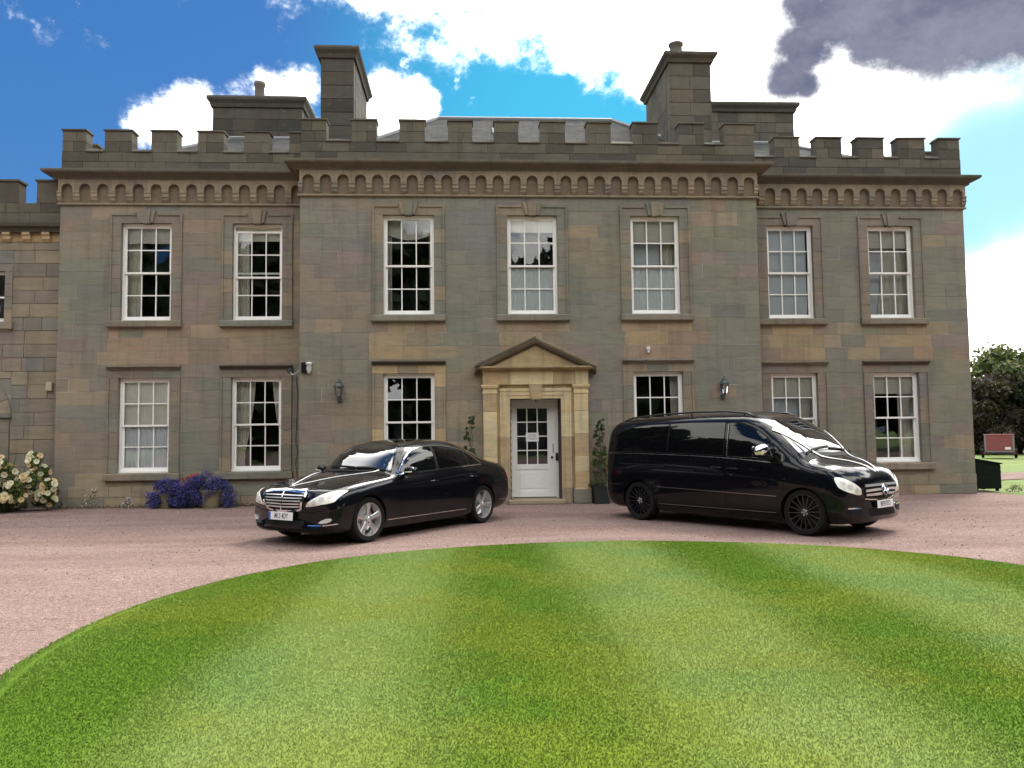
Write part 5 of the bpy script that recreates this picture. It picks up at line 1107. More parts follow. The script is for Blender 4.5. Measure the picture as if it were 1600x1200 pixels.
def wheel(root, loc, side, R, width, rim_r, style, rmat, rot=0, steer=0.0):
    w = empty('wheel', root, loc); w.rotation_euler.z = steer; o = side                    # outward +-y
    pr = [(rim_r * .98, -width / 2), (R * .93, -width / 2 - .004), (R * .985, -width / 2 + .022), (R, -width / 2 + .05), (R, width / 2 - .05), (R * .985, width / 2 - .022), (R * .93, width / 2 + .004), (rim_r * 1.03, width / 2), (rim_r * .98, width / 2 - .012), (rim_r * .95, -width / 2 + .02)]
    MB().lathe(pr, 56, 'y', closed=True).obj('tyre', RUBBER, w, True); auto_smooth(w.children[-1].data, 50)
    yo = o * (width / 2 - .012)
    rim = MB().lathe([(rim_r * 1.01, yo), (rim_r * 1.0, yo + o * .010), (rim_r * .955, yo + o * .010), (rim_r * .93, yo - o * .012), (rim_r * .90, yo - o * .10), (rim_r * .90, yo - o * .18)], 56, 'y')
    hub = .062 if style == 5 else .05
    rim.lathe([(0, yo + o * .004), (.028, yo + o * .003), (.034, yo - o * .004), (hub, yo - o * .010), (hub * 1.12, yo - o * .03), (hub * 1.12, yo - o * .10)], 28, 'y')
    n = style
    for k in range(n):
        a = 2 * math.pi * k / n + rot; ca, sa = math.cos(a), math.sin(a)
        def P(r, t, y): return (r * ca - t * sa, y, r * sa + t * ca)
        w0, w1 = (.034, .050) if n == 5 else (.0085, .0085); r0, r1 = hub * .8, rim_r * .945; rs_ = [r0, (r0 * .6 + r1 * .4), r1]
        vs = []; fs = []
        for j, r in enumerate(rs_):
            ww = [w0 * 1.15, w0 * .95, w1][j]; yy = yo + o * [-.012, -.006, .004][j]; bv = ww * .35
            vs += [P(r, -ww, yy - o * .030), P(r, -ww, yy - o * .008), P(r, -ww + bv, yy), P(r, ww - bv, yy), P(r, ww, yy - o * .008), P(r, ww, yy - o * .030)]
        for j in range(2):
            for q in range(6): fs.append((j * 6 + q, j * 6 + (q + 1) % 6, (j + 1) * 6 + (q + 1) % 6, (j + 1) * 6 + q))
        rim.add(vs, fs)
    rb = rim.obj('rim', rmat, w); auto_smooth(rb.data, 40)
    br = MB().lathe([(0, yo - o * .13), (rim_r * .78, yo - o * .13), (rim_r * .78, yo - o * .15)], 40, 'y'); br.obj('brake_disc', SATIN if style == 5 else BLACKMETAL, w)
    MB().lathe([(0, yo - o * .16), (rim_r * .93, yo - o * .16)], 40, 'y').obj('wheel_back', TRIM, w)
    bolts = MB()
    for k in range(5):
        a = 2 * math.pi * (k + .5) / 5 + rot; bolts.lathe([(0, yo - o * .002), (.010, yo - o * .004), (.010, yo - o * .03)], 8, 'y', (.044 * math.cos(a), 0, .044 * math.sin(a)))
    bolts.obj('wheel_bolts', BLACKMETAL if style == 5 else SATIN, w)
    mb = MB(); star(mb, (0, yo + o * .006, 0), .024, .004, o); mb.obj('star_cap', SATIN, w)
def star(mb, c, R, t, o=1, ring=True):
    """three pointed star in a ring in the local x-z plane"""
    if ring:
        vs = []; fs = []; n = 32
        for k in range(n):
            a = 2 * math.pi * k / n
            for r, y in ((R, 0), (R * .95, -t), (R * .86, -t), (R * .82, 0)): vs.append((c[0] + r * math.cos(a), c[1] - o * -abs(y) * 1, c[2] + r * math.sin(a)))
        for k in range(n):
            for i in range(3): fs.append((k * 4 + i, ((k + 1) % n) * 4 + i, ((k + 1) % n) * 4 + i + 1, k * 4 + i + 1))
        mb.add(vs, fs)
    for k in range(3):
        a = math.pi / 2 + 2 * math.pi * k / 3; tip = (c[0] + R * .9 * math.cos(a), c[1], c[2] + R * .9 * math.sin(a))
        l = (c[0] + R * .17 * math.cos(a + math.pi / 3), c[1], c[2] + R * .17 * math.sin(a + math.pi / 3)); r = (c[0] + R * .17 * math.cos(a - math.pi / 3), c[1], c[2] + R * .17 * math.sin(a - math.pi / 3)); m0 = (c[0], c[1] + o * t * 1.4, c[2])
        mb.add([tip, l, m0, r], [(0, 1, 2), (0, 2, 3)])
def text_mesh(txt, size, depth, mat, name='lettering', xs=1.0):
    cu = bpy.data.curves.new('t', 'FONT'); cu.body = txt; cu.size = size; cu.extrude = depth; cu.align_x = 'CENTER'; cu.align_y = 'CENTER'; cu.offset = size * .012; ob = bpy.data.objects.new('t', cu); COL.objects.link(ob)
    bpy.context.view_layer.update(); me = bpy.data.meshes.new_from_object(ob.evaluated_get(bpy.context.evaluated_depsgraph_get())); bpy.data.objects.remove(ob); bpy.data.curves.remove(cu); me.materials.clear(); me.materials.append(mat); me.name = name
    for v in me.vertices: v.co.x *= xs
    return me
def number_plate(root, x, z, txt, tilt, blue=True, w=.52, h=.111, ink=None, xoff=0.0):
    p = MB().cbox(-w / 2, w / 2, -.004, .004, -h / 2, h / 2, .003).obj('number_plate', PLATE, root); p.location = (x, 0, z); p.rotation_euler = (rad(tilt), 0, rad(90))
    if blue: MB().box(-w / 2 + .002, -w / 2 + .045, -.0055, -.0042, -h / 2 + .003, h / 2 - .003).obj('blue_band', PLATEBLUE, p)
    t = link('lettering', text_mesh(txt, .108, .0008, ink or INK, xs=.70), p); t.location = (xoff, -.0050, .0); t.rotation_euler = (rad(90), 0, 0)
    return p
wr_z = [.345]

# ================= black saloon
SED = {  # xb: underside centre, sill bottom, lower flank, flank, shoulder, belt, greenhouse/hood, rail/hood, centre
 0.00: [(0, .26), (.62, .27), (.76, .34), (.80, .46), (.78, .56), (.70, .615), (.50, .645), (.26, .66), (0, .665)],
 0.03: [(0, .225), (.70, .235), (.82, .32), (.86, .47), (.845, .60), (.77, .68), (.56, .73), (.30, .75), (0, .755)],
 0.08: [(0, .205), (.75, .215), (.86, .31), (.895, .48), (.88, .63), (.81, .73), (.60, .79), (.32, .812), (0, .818)],
 0.18: [(0, .195), (.78, .205), (.885, .31), (.915, .50), (.905, .67), (.84, .775), (.62, .83), (.33, .85), (0, .856)],
 0.45: [(0, .18), (.80, .19), (.90, .32), (.925, .52), (.915, .72), (.845, .835), (.62, .883), (.33, .90), (0, .905)],
 0.87: [(0, .17), (.82, .18), (.915, .32), (.935, .54), (.925, .78), (.855, .895), (.64, .945), (.34, .962), (0, .967)],
 1.25: [(0, .17), (.83, .175), (.905, .31), (.93, .55), (.925, .80), (.86, .925), (.66, .978), (.35, 1.0), (0, 1.006)],
 1.52: [(0, .17), (.83, .175), (.90, .31), (.93, .56), (.922, .81), (.865, .942), (.72, .995), (.42, 1.03), (0, 1.045)],
 1.72: [(0, .17), (.83, .175), (.90, .31), (.93, .56), (.92, .815), (.868, .952), (.77, 1.05), (.54, 1.13), (0, 1.155)],
 2.00: [(0, .17), (.83, .175), (.90, .31), (.93, .57), (.918, .82), (.868, .958), (.765, 1.17), (.58, 1.29), (0, 1.315)],
 2.35: [(0, .17), (.83, .175), (.90, .31), (.932, .575), (.917, .825), (.868, .965), (.745, 1.25), (.575, 1.395), (0, 1.430)],
 2.90: [(0, .17), (.83, .175), (.90, .31), (.935, .58), (.917, .835), (.868, .975), (.74, 1.275), (.57, 1.425), (0, 1.473)],
 3.40: [(0, .17), (.83, .175), (.90, .31), (.935, .59), (.918, .85), (.868, .988), (.735, 1.265), (.565, 1.405), (0, 1.455)],
 3.80: [(0, .17), (.83, .18), (.91, .32), (.937, .60), (.92, .87), (.862, 1.0), (.73, 1.215), (.56, 1.325), (0, 1.375)],
 4.15: [(0, .18), (.82, .19), (.905, .33), (.93, .60), (.91, .88), (.845, 1.01), (.725, 1.135), (.55, 1.215), (0, 1.26)],
 4.45: [(0, .20), (.80, .22), (.89, .34), (.915, .60), (.895, .88), (.825, 1.012), (.70, 1.075), (.45, 1.115), (0, 1.13)],
 4.75: [(0, .23), (.77, .25), (.87, .36), (.895, .60), (.872, .86), (.80, .995), (.65, 1.052), (.38, 1.075), (0, 1.082)],
 4.95: [(0, .26), (.72, .28), (.84, .40), (.87, .60), (.845, .82), (.77, .94), (.62, 1.00), (.36, 1.03), (0, 1.038)],
 5.04: [(0, .32), (.64, .34), (.78, .44), (.815, .60), (.79, .76), (.72, .84), (.57, .88), (.33, .90), (0, .905)],
 5.08: [(0, .40), (.52, .42), (.66, .50), (.70, .60), (.68, .69), (.62, .74), (.48, .765), (.28, .775), (0, .78)]}
th = math.atan2(-.802, -.597)
CABX = ([0, 1.25, 1.52, 1.72, 2.0, 2.35, 2.9, 3.4, 3.8, 4.15, 4.45, 5.08], [0, 1.22, 1.46, 1.61, 1.83, 2.13, 2.71, 3.24, 3.66, 4.02, 4.38, 5.08])
cabx = lambda x: float(np.interp(x, *CABX)); SED = {cabx(k): v for k, v in SED.items()}
for x_ in SED:
    SED[x_] = [(y_, z_ + (0 if z_ < .9 else .055 * min(1, (z_ - .9) / .45) + (.02 if 2.6 < x_ < 4.6 else 0) * min(1, (z_ - .9) / .08))) for y_, z_ in SED[x_]]
nm, bvh = car_body('body', SED, (.24, .95, 3.0), (.26, .9, 2.4), 5.08, (.91, 3.905), .372, .62, .935)
sedan = empty('sedan_car'); tag(sedan, 'black saloon car with white ribbons and silver five spoke wheels left of the door', 'car')
body = link('body', nm, sedan); car = Car(sedan, bvh)
h2 = Vector((math.cos(th), math.sin(th))); l2 = Vector((-math.sin(th), math.cos(th)))
sedan.rotation_euler.z = th; fl = Vector((-1.506, -7.263)); o2 = fl - l2 * .90 + h2 * .87; sedan.location = (o2.x, o2.y, 0)
for ax in (.91, 3.905):
    for s in (1, -1): wheel(sedan, (-ax, s * .800, .345), s, .345, .225, .252, 5, ALLOY, rot=rad(18 + (0 if ax < 1 else 25)), steer=rad(-2) if ax < 1 else 0)
# doors as panels with their own edges
FD = smooth_line([(1.66, .93), (1.62, .70), (1.64, .45), (1.70, .27)], 5) + [(2.66, .27), (2.67, .60), (2.66, .955)]
RD = [(2.672, .955), (2.682, .60), (2.672, .27), (3.42, .27)] + smooth_line([(3.46, .34), (3.52, .52), (3.64, .68), (3.74, .80), (3.78, .97)], 4)
for nm_, P_ in (('front_door', FD), ('rear_door', RD)): car.patch(nm_, P_, 'sideL', .0030, PAINT, mirror=True, step=.07, skirt=.008)
doors = {('f', 1): None}
# side glazing: chrome surround, black pillars, tinted panes
DLO = [(cabx(q[0]), q[1]) for q in smooth_line([(1.70, .985), (1.90, 1.13), (2.10, 1.265), (2.33, 1.375), (2.62, 1.432), (2.95, 1.447), (3.30, 1.425), (3.60, 1.362), (3.86, 1.25), (4.06, 1.12), (4.11, 1.062)], 4) + [(3.4, 1.040), (2.6, 1.006)]]
def inset(P, d):
    P = [Vector(p) for p in P]; c_ = sum(P, Vector((0, 0))) / len(P); n = len(P); out = []
    for i in range(n):
        t = (P[(i + 1) % n] - P[i - 1]).normalized(); nn = Vector((t.y, -t.x)); nn = nn if nn.dot(c_ - P[i]) > 0 else -nn; out.append(P[i] + nn * d)
    return [tuple(p) for p in out]
car.patch('window_chrome', DLO, 'sideL', .0045, CHROME, mirror=True, step=.06); car.patch('window_rubber', inset(DLO, .020), 'sideL', .0062, TRIM, mirror=True, step=.06)
def clip_x(P, a, b):
    bm = []; P = [tuple(p) for p in P]
    def clip(P, x, keep_gt):
        out = []
        for i in range(len(P)):
            p, q = P[i], P[(i + 1) % len(P)]; ip = (p[0] > x) == keep_gt; iq = (q[0] > x) == keep_gt
            if ip: out.append(p)
            if ip != iq: t = (x - p[0]) / (q[0] - p[0]); out.append((x, p[1] + (q[1] - p[1]) * t))
        return out
    return clip(clip(P, a, True), b, False)
GIN = inset(DLO, .027)
for a, b, n_ in ((1.0, 2.60, 'front_side_window'), (2.67, 3.50, 'rear_side_window'), (3.54, 4.5, 'quarter_window')): car.patch(n_, clip_x(GIN, a, b), 'sideL', .0080, CARGLASS, mirror=True, step=.06)
# windscreen and rear window
WS = [(-.75, 1.05), (-.62, 1.28), (-.52, 1.42), (-.25, 1.45), (0, 1.458), (.25, 1.45), (.52, 1.42), (.62, 1.28), (.75, 1.05), (.45, 1.075), (0, 1.09), (-.45, 1.075)]
car.patch('windscreen', WS, 'front', .005, SCREEN, step=.08); RW = [(-.62, 1.15), (-.47, 1.38), (0, 1.42), (.47, 1.38), (.62, 1.15), (0, 1.19)]; car.patch('rear_window', RW, 'rear', .005, CARGLASS, step=.08)
car.patch('sunroof', rrect(2.18, 2.68, -.42, .42, .06), 'top', .003, CARGLASS, step=.1); car.strip('wiper', [(1.53, .66), (1.51, .05)], .022, 'top', .018, TRIM); car.strip('wiper', [(1.55, -.55), (1.51, .02)], .022, 'top', .018, TRIM)
car.strip('cowl', [(1.44, -.72), (1.41, 0), (1.44, .72)], .05, 'top', .004, TRIM)
car.strip('boot_gap', smooth_line([(4.44, .70), (4.75, .66), (4.97, .60)], 3), .008, 'top', .0015, TRIM, mirror=True)
# bonnet edges and crease lines
car.strip('bonnet_gap', smooth_line([(.16, .42), (.30, .63), (.70, .735), (1.20, .775), (1.44, .80)], 4), .008, 'top', .0015, TRIM, mirror=True)
# grille: dark back, chrome frame, bars
GT_ = [(-.43, .785), (-.455, .765), (-.445, .725), (-.36, .56), (-.31, .535), (0, .51), (.31, .535), (.36, .56), (.445, .725), (.455, .765), (.43, .785), (0, .812)]
car.patch('grille', GT_, 'front', .004, TRIM, step=.06)
car.strip('grille_frame', GT_, .034, 'front', .022, CHROME, closed=True, step=.05)
for k in range(5):
    z = .585 + k * .040; ww = .33 + (z - .57) / .2 * .095; car.strip('grille_bar', [(-ww, z), (0, z - .012 + .004 * k), (ww, z)], .016, 'front', .015, SATIN, step=.06)
car.strip('grille_top', smooth_line([(.115, -.41), (.085, -.2), (.078, 0), (.085, .2), (.115, .41)], 3), .050, 'top', .010, CHROME, step=.05)
car.strip('grille_spine', [(0, .53), (0, .80)], .016, 'front', .020, CHROME)
# headlights: bright lens set into a dark bezel, with bowls
HL = smooth_line([(.455, .588), (.50, .64), (.585, .705), (.70, .765), (.81, .805), (.868, .81), (.882, .775), (.878, .71), (.855, .655), (.79, .632), (.66, .61), (.54, .592)], 3, True)
car.patch('headlight', HL, 'front', .008, LENS, mirror=True, step=.035)
for yy, zz, r in ((.60, .650, .034), (.705, .690, .040), (.80, .725, .030)): car.patch('lamp_bowl', [(yy + r * math.cos(a * math.pi / 8), zz + r * math.sin(a * math.pi / 8)) for a in range(16)], 'front', .0105, LENSDARK, mirror=True, step=.03, skirt=.006)
# bumper
car.strip('bumper_line', smooth_line([(-.80, .555), (-.5, .50), (0, .485), (.5, .50), (.80, .555)], 4), .008, 'front', .0012, TRIM)
car.patch('lower_intake', rrect(-.42, .42, .30, .38, .03), 'front', .003, TRIM, step=.06); car.patch('fog_lamp', smooth_line([(.66, .350), (.70, .385), (.78, .415), (.835, .418), (.84, .39), (.80, .36), (.73, .345)], 3, True), 'front', .007, LENSDARK, mirror=True, step=.03)
car.strip('bumper_chrome', smooth_line([(.50, .312), (.66, .314), (.80, .325), (.885, .34)], 4), .013, 'front', .008, CHROME, mirror=True, step=.04)
car.strip('splitter', smooth_line([(-.70, .262), (-.35, .245), (0, .24), (.35, .245), (.70, .262)], 3), .03, 'front', .006, TRIM)
h = bvh.ray_cast(Vector((2, 0, .445)), Vector((-1, 0, 0))); number_plate(sedan, h[0].x + .022, .440, 'M13 4DY', -3, True, .52, .120, xoff=.015); MB().box(h[0].x - .03, h[0].x + .018, -.25, .25, .40, .50).obj('plate_holder', TRIM, sedan)
# side trim: sill chrome, handles, mirrors, tail lamps
car.strip('sill_chrome', [(1.32, .305), (3.36, .305)], .010, 'sideL', .010, CHROME, mirror=True, step=.2); car.strip('shoulder_crease', smooth_line([(1.10, .775), (1.8, .80), (2.6, .825)], 3), .007, 'sideL', .0035, PAINT, mirror=True)
for s in (1, -1):
    for xb, z in ((2.45, .845), (3.55, .872)):
        p, n_ = car.at(xb, z, s); hd = MB(); hd.tube([(.11, 0, -.006), (.085, .034, 0), (-.085, .034, 0), (-.11, 0, -.004)], [.011, .013, .013, .011], 8); ob = hd.obj('door_handle', PAINT, sedan, True); ob.location = p; ob.scale = (1, s, 1)
        MB().box(-.08, .06, .047, .051, -.004, .003).obj('handle_chrome', CHROME, ob)
    p, n_ = car.at(1.78, .985, s); mi = empty('door_mirror', sedan, p); mi.scale = (1, s, 1)
    shell = MB(); pr_ = []; 
    for k in range(9):
        u = k / 8; a = math.sin(math.pi * (.12 + .86 * u)) ** .55; cx_, cy_, cz_ = .05 - .02 * u, .06 + .20 * u, .055 + .012 * math.sin(math.pi * u); ry, rz_ = .075 * a, .072 * a
        for q in range(14): t = 2 * math.pi * q / 14; pr_.append((cx_ + ry * math.copysign(abs(math.cos(t)) ** .7, math.cos(t)), cy_, cz_ + rz_ * math.copysign(abs(math.sin(t)) ** .7, math.sin(t))))
    shell.add(pr_, [(j * 14 + q, j * 14 + (q + 1) % 14, (j + 1) * 14 + (q + 1) % 14, (j + 1) * 14 + q) for j in range(8) for q in range(14)] + [tuple(range(14)), tuple(range(8 * 14, 9 * 14))]); shell.obj('mirror_shell', PAINT, mi, True)
    MB().tube([(.02, -.03, -.03), (.04, .08, .02)], [.035, .028], 8).obj('mirror_foot', PAINT, mi, True); MB().tube([(.105, .10, .045), (.118, .17, .047), (.10, .23, .050)], .010, 6).obj('indicator', LENS, mi)
    MB().box(-.036, -.028, .09, .24, .0, .11).obj('mirror_glass', CHROME, mi)
TL = smooth_line([(4.72, .90), (4.80, .95), (4.93, .955), (5.0, .90), (5.0, .80), (4.90, .74), (4.80, .74), (4.73, .80)], 3, True); car.patch('tail_light', TL, 'sideL', .006, REDLENS, mirror=True, step=.04)
car.strip('rear_bumper_gap', [(4.28, .60), (4.70, .585), (4.98, .60)], .007, 'sideL', .001, TRIM, mirror=True); car.strip('rear_bumper_chrome', [(4.40, .40), (4.75, .395), (4.98, .41)], .011, 'sideL', .008, CHROME, mirror=True)
for s in (1, -1): MB().tube([(-4.9, s * .55, .25), (-5.06, s * .55, .25)], .045, 12).obj('exhaust', CHROME, sedan)
h = bvh.ray_cast(Vector((2, 0, .80)), Vector((-1, 0, 0))); sx = -.17; p = bvh.ray_cast(Vector((sx, 0, 3)), Vector((0, 0, -1)))[0]; om = MB(); star(om, (0, 0, 0), .038, .004, 1); om.tube([(0, 0, -.075), (0, 0, -.035)], [.010, .004], 8)
ob = om.obj('bonnet_star', CHROME, sedan); ob.location = (sx, 0, p.z + .072); ob.rotation_euler.z = rad(90)
# white ribbons tied from the bonnet star to the windscreen corners
def ribbon(car_, src, pts_list, name, label, width, off=.012):
    rb = empty(name, None, src.location); rb.rotation_euler.z = src.rotation_euler.z; tag(rb, label, 'ribbon', 'white wedding ribbons on the black cars')
    for P_ in pts_list: car_.strip('ribbon_band', P_, width, 'top', off, RIBBON, rb, step=.08, skirt=.004)
    return rb
rb = ribbon(car, sedan, [smooth_line([(.17, .012), (.8, .26), (1.50, .56)], 3), smooth_line([(.17, -.012), (.8, -.32), (1.45, -.72)], 3)], 'wedding_ribbon', 'white ribbon stretched in a V over the black saloon bonnet', .030, .016)
kn = MB(); kn.lathe([(0, -.02), (.02, -.015), (.026, 0), (.02, .015), (0, .02)], 10); k_ = kn.obj('ribbon_knot', RIBBON, rb, True); k_.location = (-.20, 0, p.z + .03)

# ================= black van
wr_z[0] = .345
VAN = {  # underside, sill, lower flank, flank, waist, belt, window mid, rail, roof shoulder, centre
 0.00: [(0, .28), (.60, .29), (.74, .36), (.79, .50), (.78, .62), (.72, .69), (.54, .735), (.38, .75), (.19, .757), (0, .76)],
 0.03: [(0, .245), (.70, .255), (.83, .34), (.87, .51), (.86, .67), (.80, .77), (.60, .825), (.43, .845), (.22, .855), (0, .858)],
 0.08: [(0, .225), (.76, .235), (.88, .33), (.915, .52), (.905, .71), (.85, .84), (.65, .905), (.46, .928), (.23, .94), (0, .943)],
 0.17: [(0, .22), (.78, .23), (.905, .34), (.93, .54), (.92, .77), (.87, .92), (.67, .985), (.47, 1.010), (.24, 1.022), (0, 1.025)],
 0.36: [(0, .20), (.81, .21), (.92, .33), (.945, .58), (.938, .83), (.888, 1.005), (.71, 1.068), (.50, 1.095), (.25, 1.108), (0, 1.111)],
 0.72: [(0, .19), (.83, .20), (.925, .33), (.95, .60), (.945, .88), (.90, 1.055), (.76, 1.12), (.54, 1.165), (.28, 1.19), (0, 1.195)],
 0.96: [(0, .19), (.83, .20), (.92, .33), (.95, .62), (.945, .91), (.908, 1.085), (.82, 1.22), (.66, 1.30), (.36, 1.34), (0, 1.35)],
 1.30: [(0, .19), (.84, .20), (.92, .33), (.95, .64), (.948, .93), (.912, 1.11), (.845, 1.38), (.73, 1.50), (.45, 1.565), (0, 1.58)],
 1.70: [(0, .19), (.84, .20), (.92, .33), (.95, .66), (.948, .95), (.915, 1.125), (.855, 1.47), (.765, 1.685), (.54, 1.775), (0, 1.80)],
 2.05: [(0, .19), (.84, .20), (.92, .33), (.95, .66), (.948, .95), (.918, 1.13), (.86, 1.49), (.775, 1.745), (.57, 1.835), (0, 1.868)],
 2.80: [(0, .19), (.84, .20), (.92, .33), (.95, .66), (.948, .95), (.92, 1.135), (.862, 1.50), (.78, 1.76), (.58, 1.85), (0, 1.885)],
 3.80: [(0, .20), (.84, .21), (.92, .33), (.95, .66), (.947, .95), (.918, 1.135), (.858, 1.49), (.775, 1.74), (.575, 1.83), (0, 1.862)],
 4.75: [(0, .22), (.82, .23), (.905, .34), (.938, .66), (.935, .95), (.905, 1.135), (.845, 1.47), (.76, 1.695), (.56, 1.785), (0, 1.815)],
 4.97: [(0, .25), (.79, .26), (.885, .37), (.918, .66), (.912, .95), (.88, 1.13), (.82, 1.43), (.735, 1.63), (.54, 1.71), (0, 1.735)],
 5.09: [(0, .30), (.74, .31), (.85, .42), (.885, .66), (.878, .94), (.845, 1.10), (.785, 1.34), (.70, 1.50), (.51, 1.565), (0, 1.585)],
 5.14: [(0, .36), (.66, .37), (.77, .46), (.80, .64), (.79, .86), (.755, .98), (.70, 1.10), (.62, 1.18), (.44, 1.21), (0, 1.22)],
 5.16: [(0, .46), (.52, .47), (.62, .54), (.65, .64), (.64, .76), (.61, .82), (.55, .87), (.48, .90), (.34, .915), (0, .92)]}
for x_ in VAN:
    VAN[x_] = [(y_, z_ + (0 if z_ < 1 or x_ < .6 else .075 * min(1, (z_ - 1) / .12) * min(1, (x_ - .6) / .5))) for y_, z_ in VAN[x_]]
th = math.atan2(-.804, .595)
nm, bvh = car_body('body', VAN, (.22, .9, 3.0), (.16, .6, 2.6), 5.16, (.80, 4.13), .395, .62, .95)
van = empty('passenger_van'); tag(van, 'black passenger van with dark wheels, tinted windows and white ribbons right of the door', 'van')
link('body', nm, van); car = Car(van, bvh); h2 = Vector((math.cos(th), math.sin(th))); r2 = Vector((math.sin(th), -math.cos(th)))
fr2 = Vector((5.228, -7.497)); o2 = fr2 - r2 * .915 + h2 * .76; van.location = (o2.x, o2.y, 0); van.rotation_euler.z = th; z_v = .358
for ax in (.80, 4.13):
    for s in (1, -1): wheel(van, (-ax, s * .815, z_v), s, z_v, .235, .279, 16, DARKALLOY, rot=rad(5), steer=rad(0))
# arch lips
for ax in (.80, 4.13):
    arc = [(ax + .412 * math.cos(rad(a)), .350 + .412 * math.sin(rad(a))) for a in range(-8, 189, 14)]; car.strip('arch_lip', arc, .030, 'sideR', .010, PAINT, mirror=True, step=.06, skirt=.016)
# panels
car.patch('front_door', smooth_line([(1.24, 1.36), (1.15, 1.10), (1.13, .72), (1.24, .36)], 4) + [(2.18, .36), (2.22, .8), (2.22, 1.745), (1.80, 1.67), (1.42, 1.49)], 'sideR', .003, PAINT, mirror=True, step=.08, skirt=.008)
car.patch('sliding_door', [(2.235, .36), (3.40, .36), (3.48, .60), (3.50, 1.11), (3.50, 1.755), (2.235, 1.755), (2.235, .8)], 'sideR', .003, PAINT, mirror=True, step=.1, skirt=.008)
# glazing
SW = smooth_line([(3.44, 1.762), (3.0, 1.775), (2.26, 1.768)], 2) + [(2.26, 1.222), (3.44, 1.255)]
QW = smooth_line([(3.475, 1.76), (4.0, 1.745), (4.48, 1.68), (4.76, 1.545), (4.90, 1.35), (4.93, 1.275)], 4) + [(3.475, 1.257)]
FW = smooth_line([(2.16, 1.762), (1.92, 1.735), (1.68, 1.65), (1.48, 1.53), (1.40, 1.455)], 4) + [(1.38, 1.195), (2.16, 1.212)]
VW = smooth_line([(1.30, 1.375), (1.16, 1.26), (1.02, 1.155)], 3) + [(1.28, 1.115), (1.32, 1.18)]
for n_, P_ in (('sliding_door_window', SW), ('rear_quarter_window', QW), ('front_door_window', FW), ('front_quarter_window', VW)): car.patch('window_rubber', inset(P_, -.018), 'sideR', .0050, TRIM, mirror=True, step=.07); car.patch(n_, P_, 'sideR', .0072, CARGLASS, mirror=True, step=.07)
WS = [(-.80, 1.27), (-.745, 1.52), (-.65, 1.775), (-.35, 1.82), (0, 1.835), (.35, 1.82), (.65, 1.775), (.745, 1.52), (.80, 1.27), (.45, 1.30), (0, 1.315), (-.45, 1.30)]
car.patch('windscreen', WS, 'front', .006, SCREEN, step=.08); car.patch('tailgate_window', [(-.70, 1.20), (-.66, 1.55), (0, 1.60), (.66, 1.55), (.70, 1.20)], 'rear', .005, CARGLASS, step=.08)
# mirror mount triangle, trims
car.strip('belt_chrome', smooth_line([(1.22, 1.105), (1.8, 1.150), (2.4, 1.185), (3.4, 1.215), (4.95, 1.235)], 3), .011, 'sideR', .008, DIMTRIM, mirror=True, step=.1); car.strip('window_chrome', [(1.42, 1.178), (2.16, 1.195)], .010, 'sideR', .012, CHROME, mirror=True); car.strip('window_chrome', [(2.185, 1.20), (2.185, 1.755)], .008, 'sideR', .010, DIMTRIM, mirror=True)
car.strip('side_moulding', [(1.25, .585), (3.68, .635)], .013, 'sideR', .012, DIMTRIM, mirror=True, step=.2); car.strip('side_moulding', [(4.58, .645), (5.08, .65)], .013, 'sideR', .012, DIMTRIM, mirror=True, step=.2); car.strip('sill_chrome', [(1.28, .325), (3.66, .335)], .010, 'sideR', .012, DIMTRIM, mirror=True, step=.2)
car.patch('side_skirt', [(1.26, .20), (3.68, .20), (3.68, .305), (1.26, .30)], 'sideR', .012, PAINT, mirror=True, step=.2)
car.strip('slide_rail', [(3.54, 1.03), (4.62, 1.04)], .022, 'sideR', .006, TRIM, mirror=True); car.strip('crease', smooth_line([(1.12, 1.0), (2.0, 1.05), (3.0, 1.075)], 3), .010, 'sideR', .0045, PAINT, mirror=True)
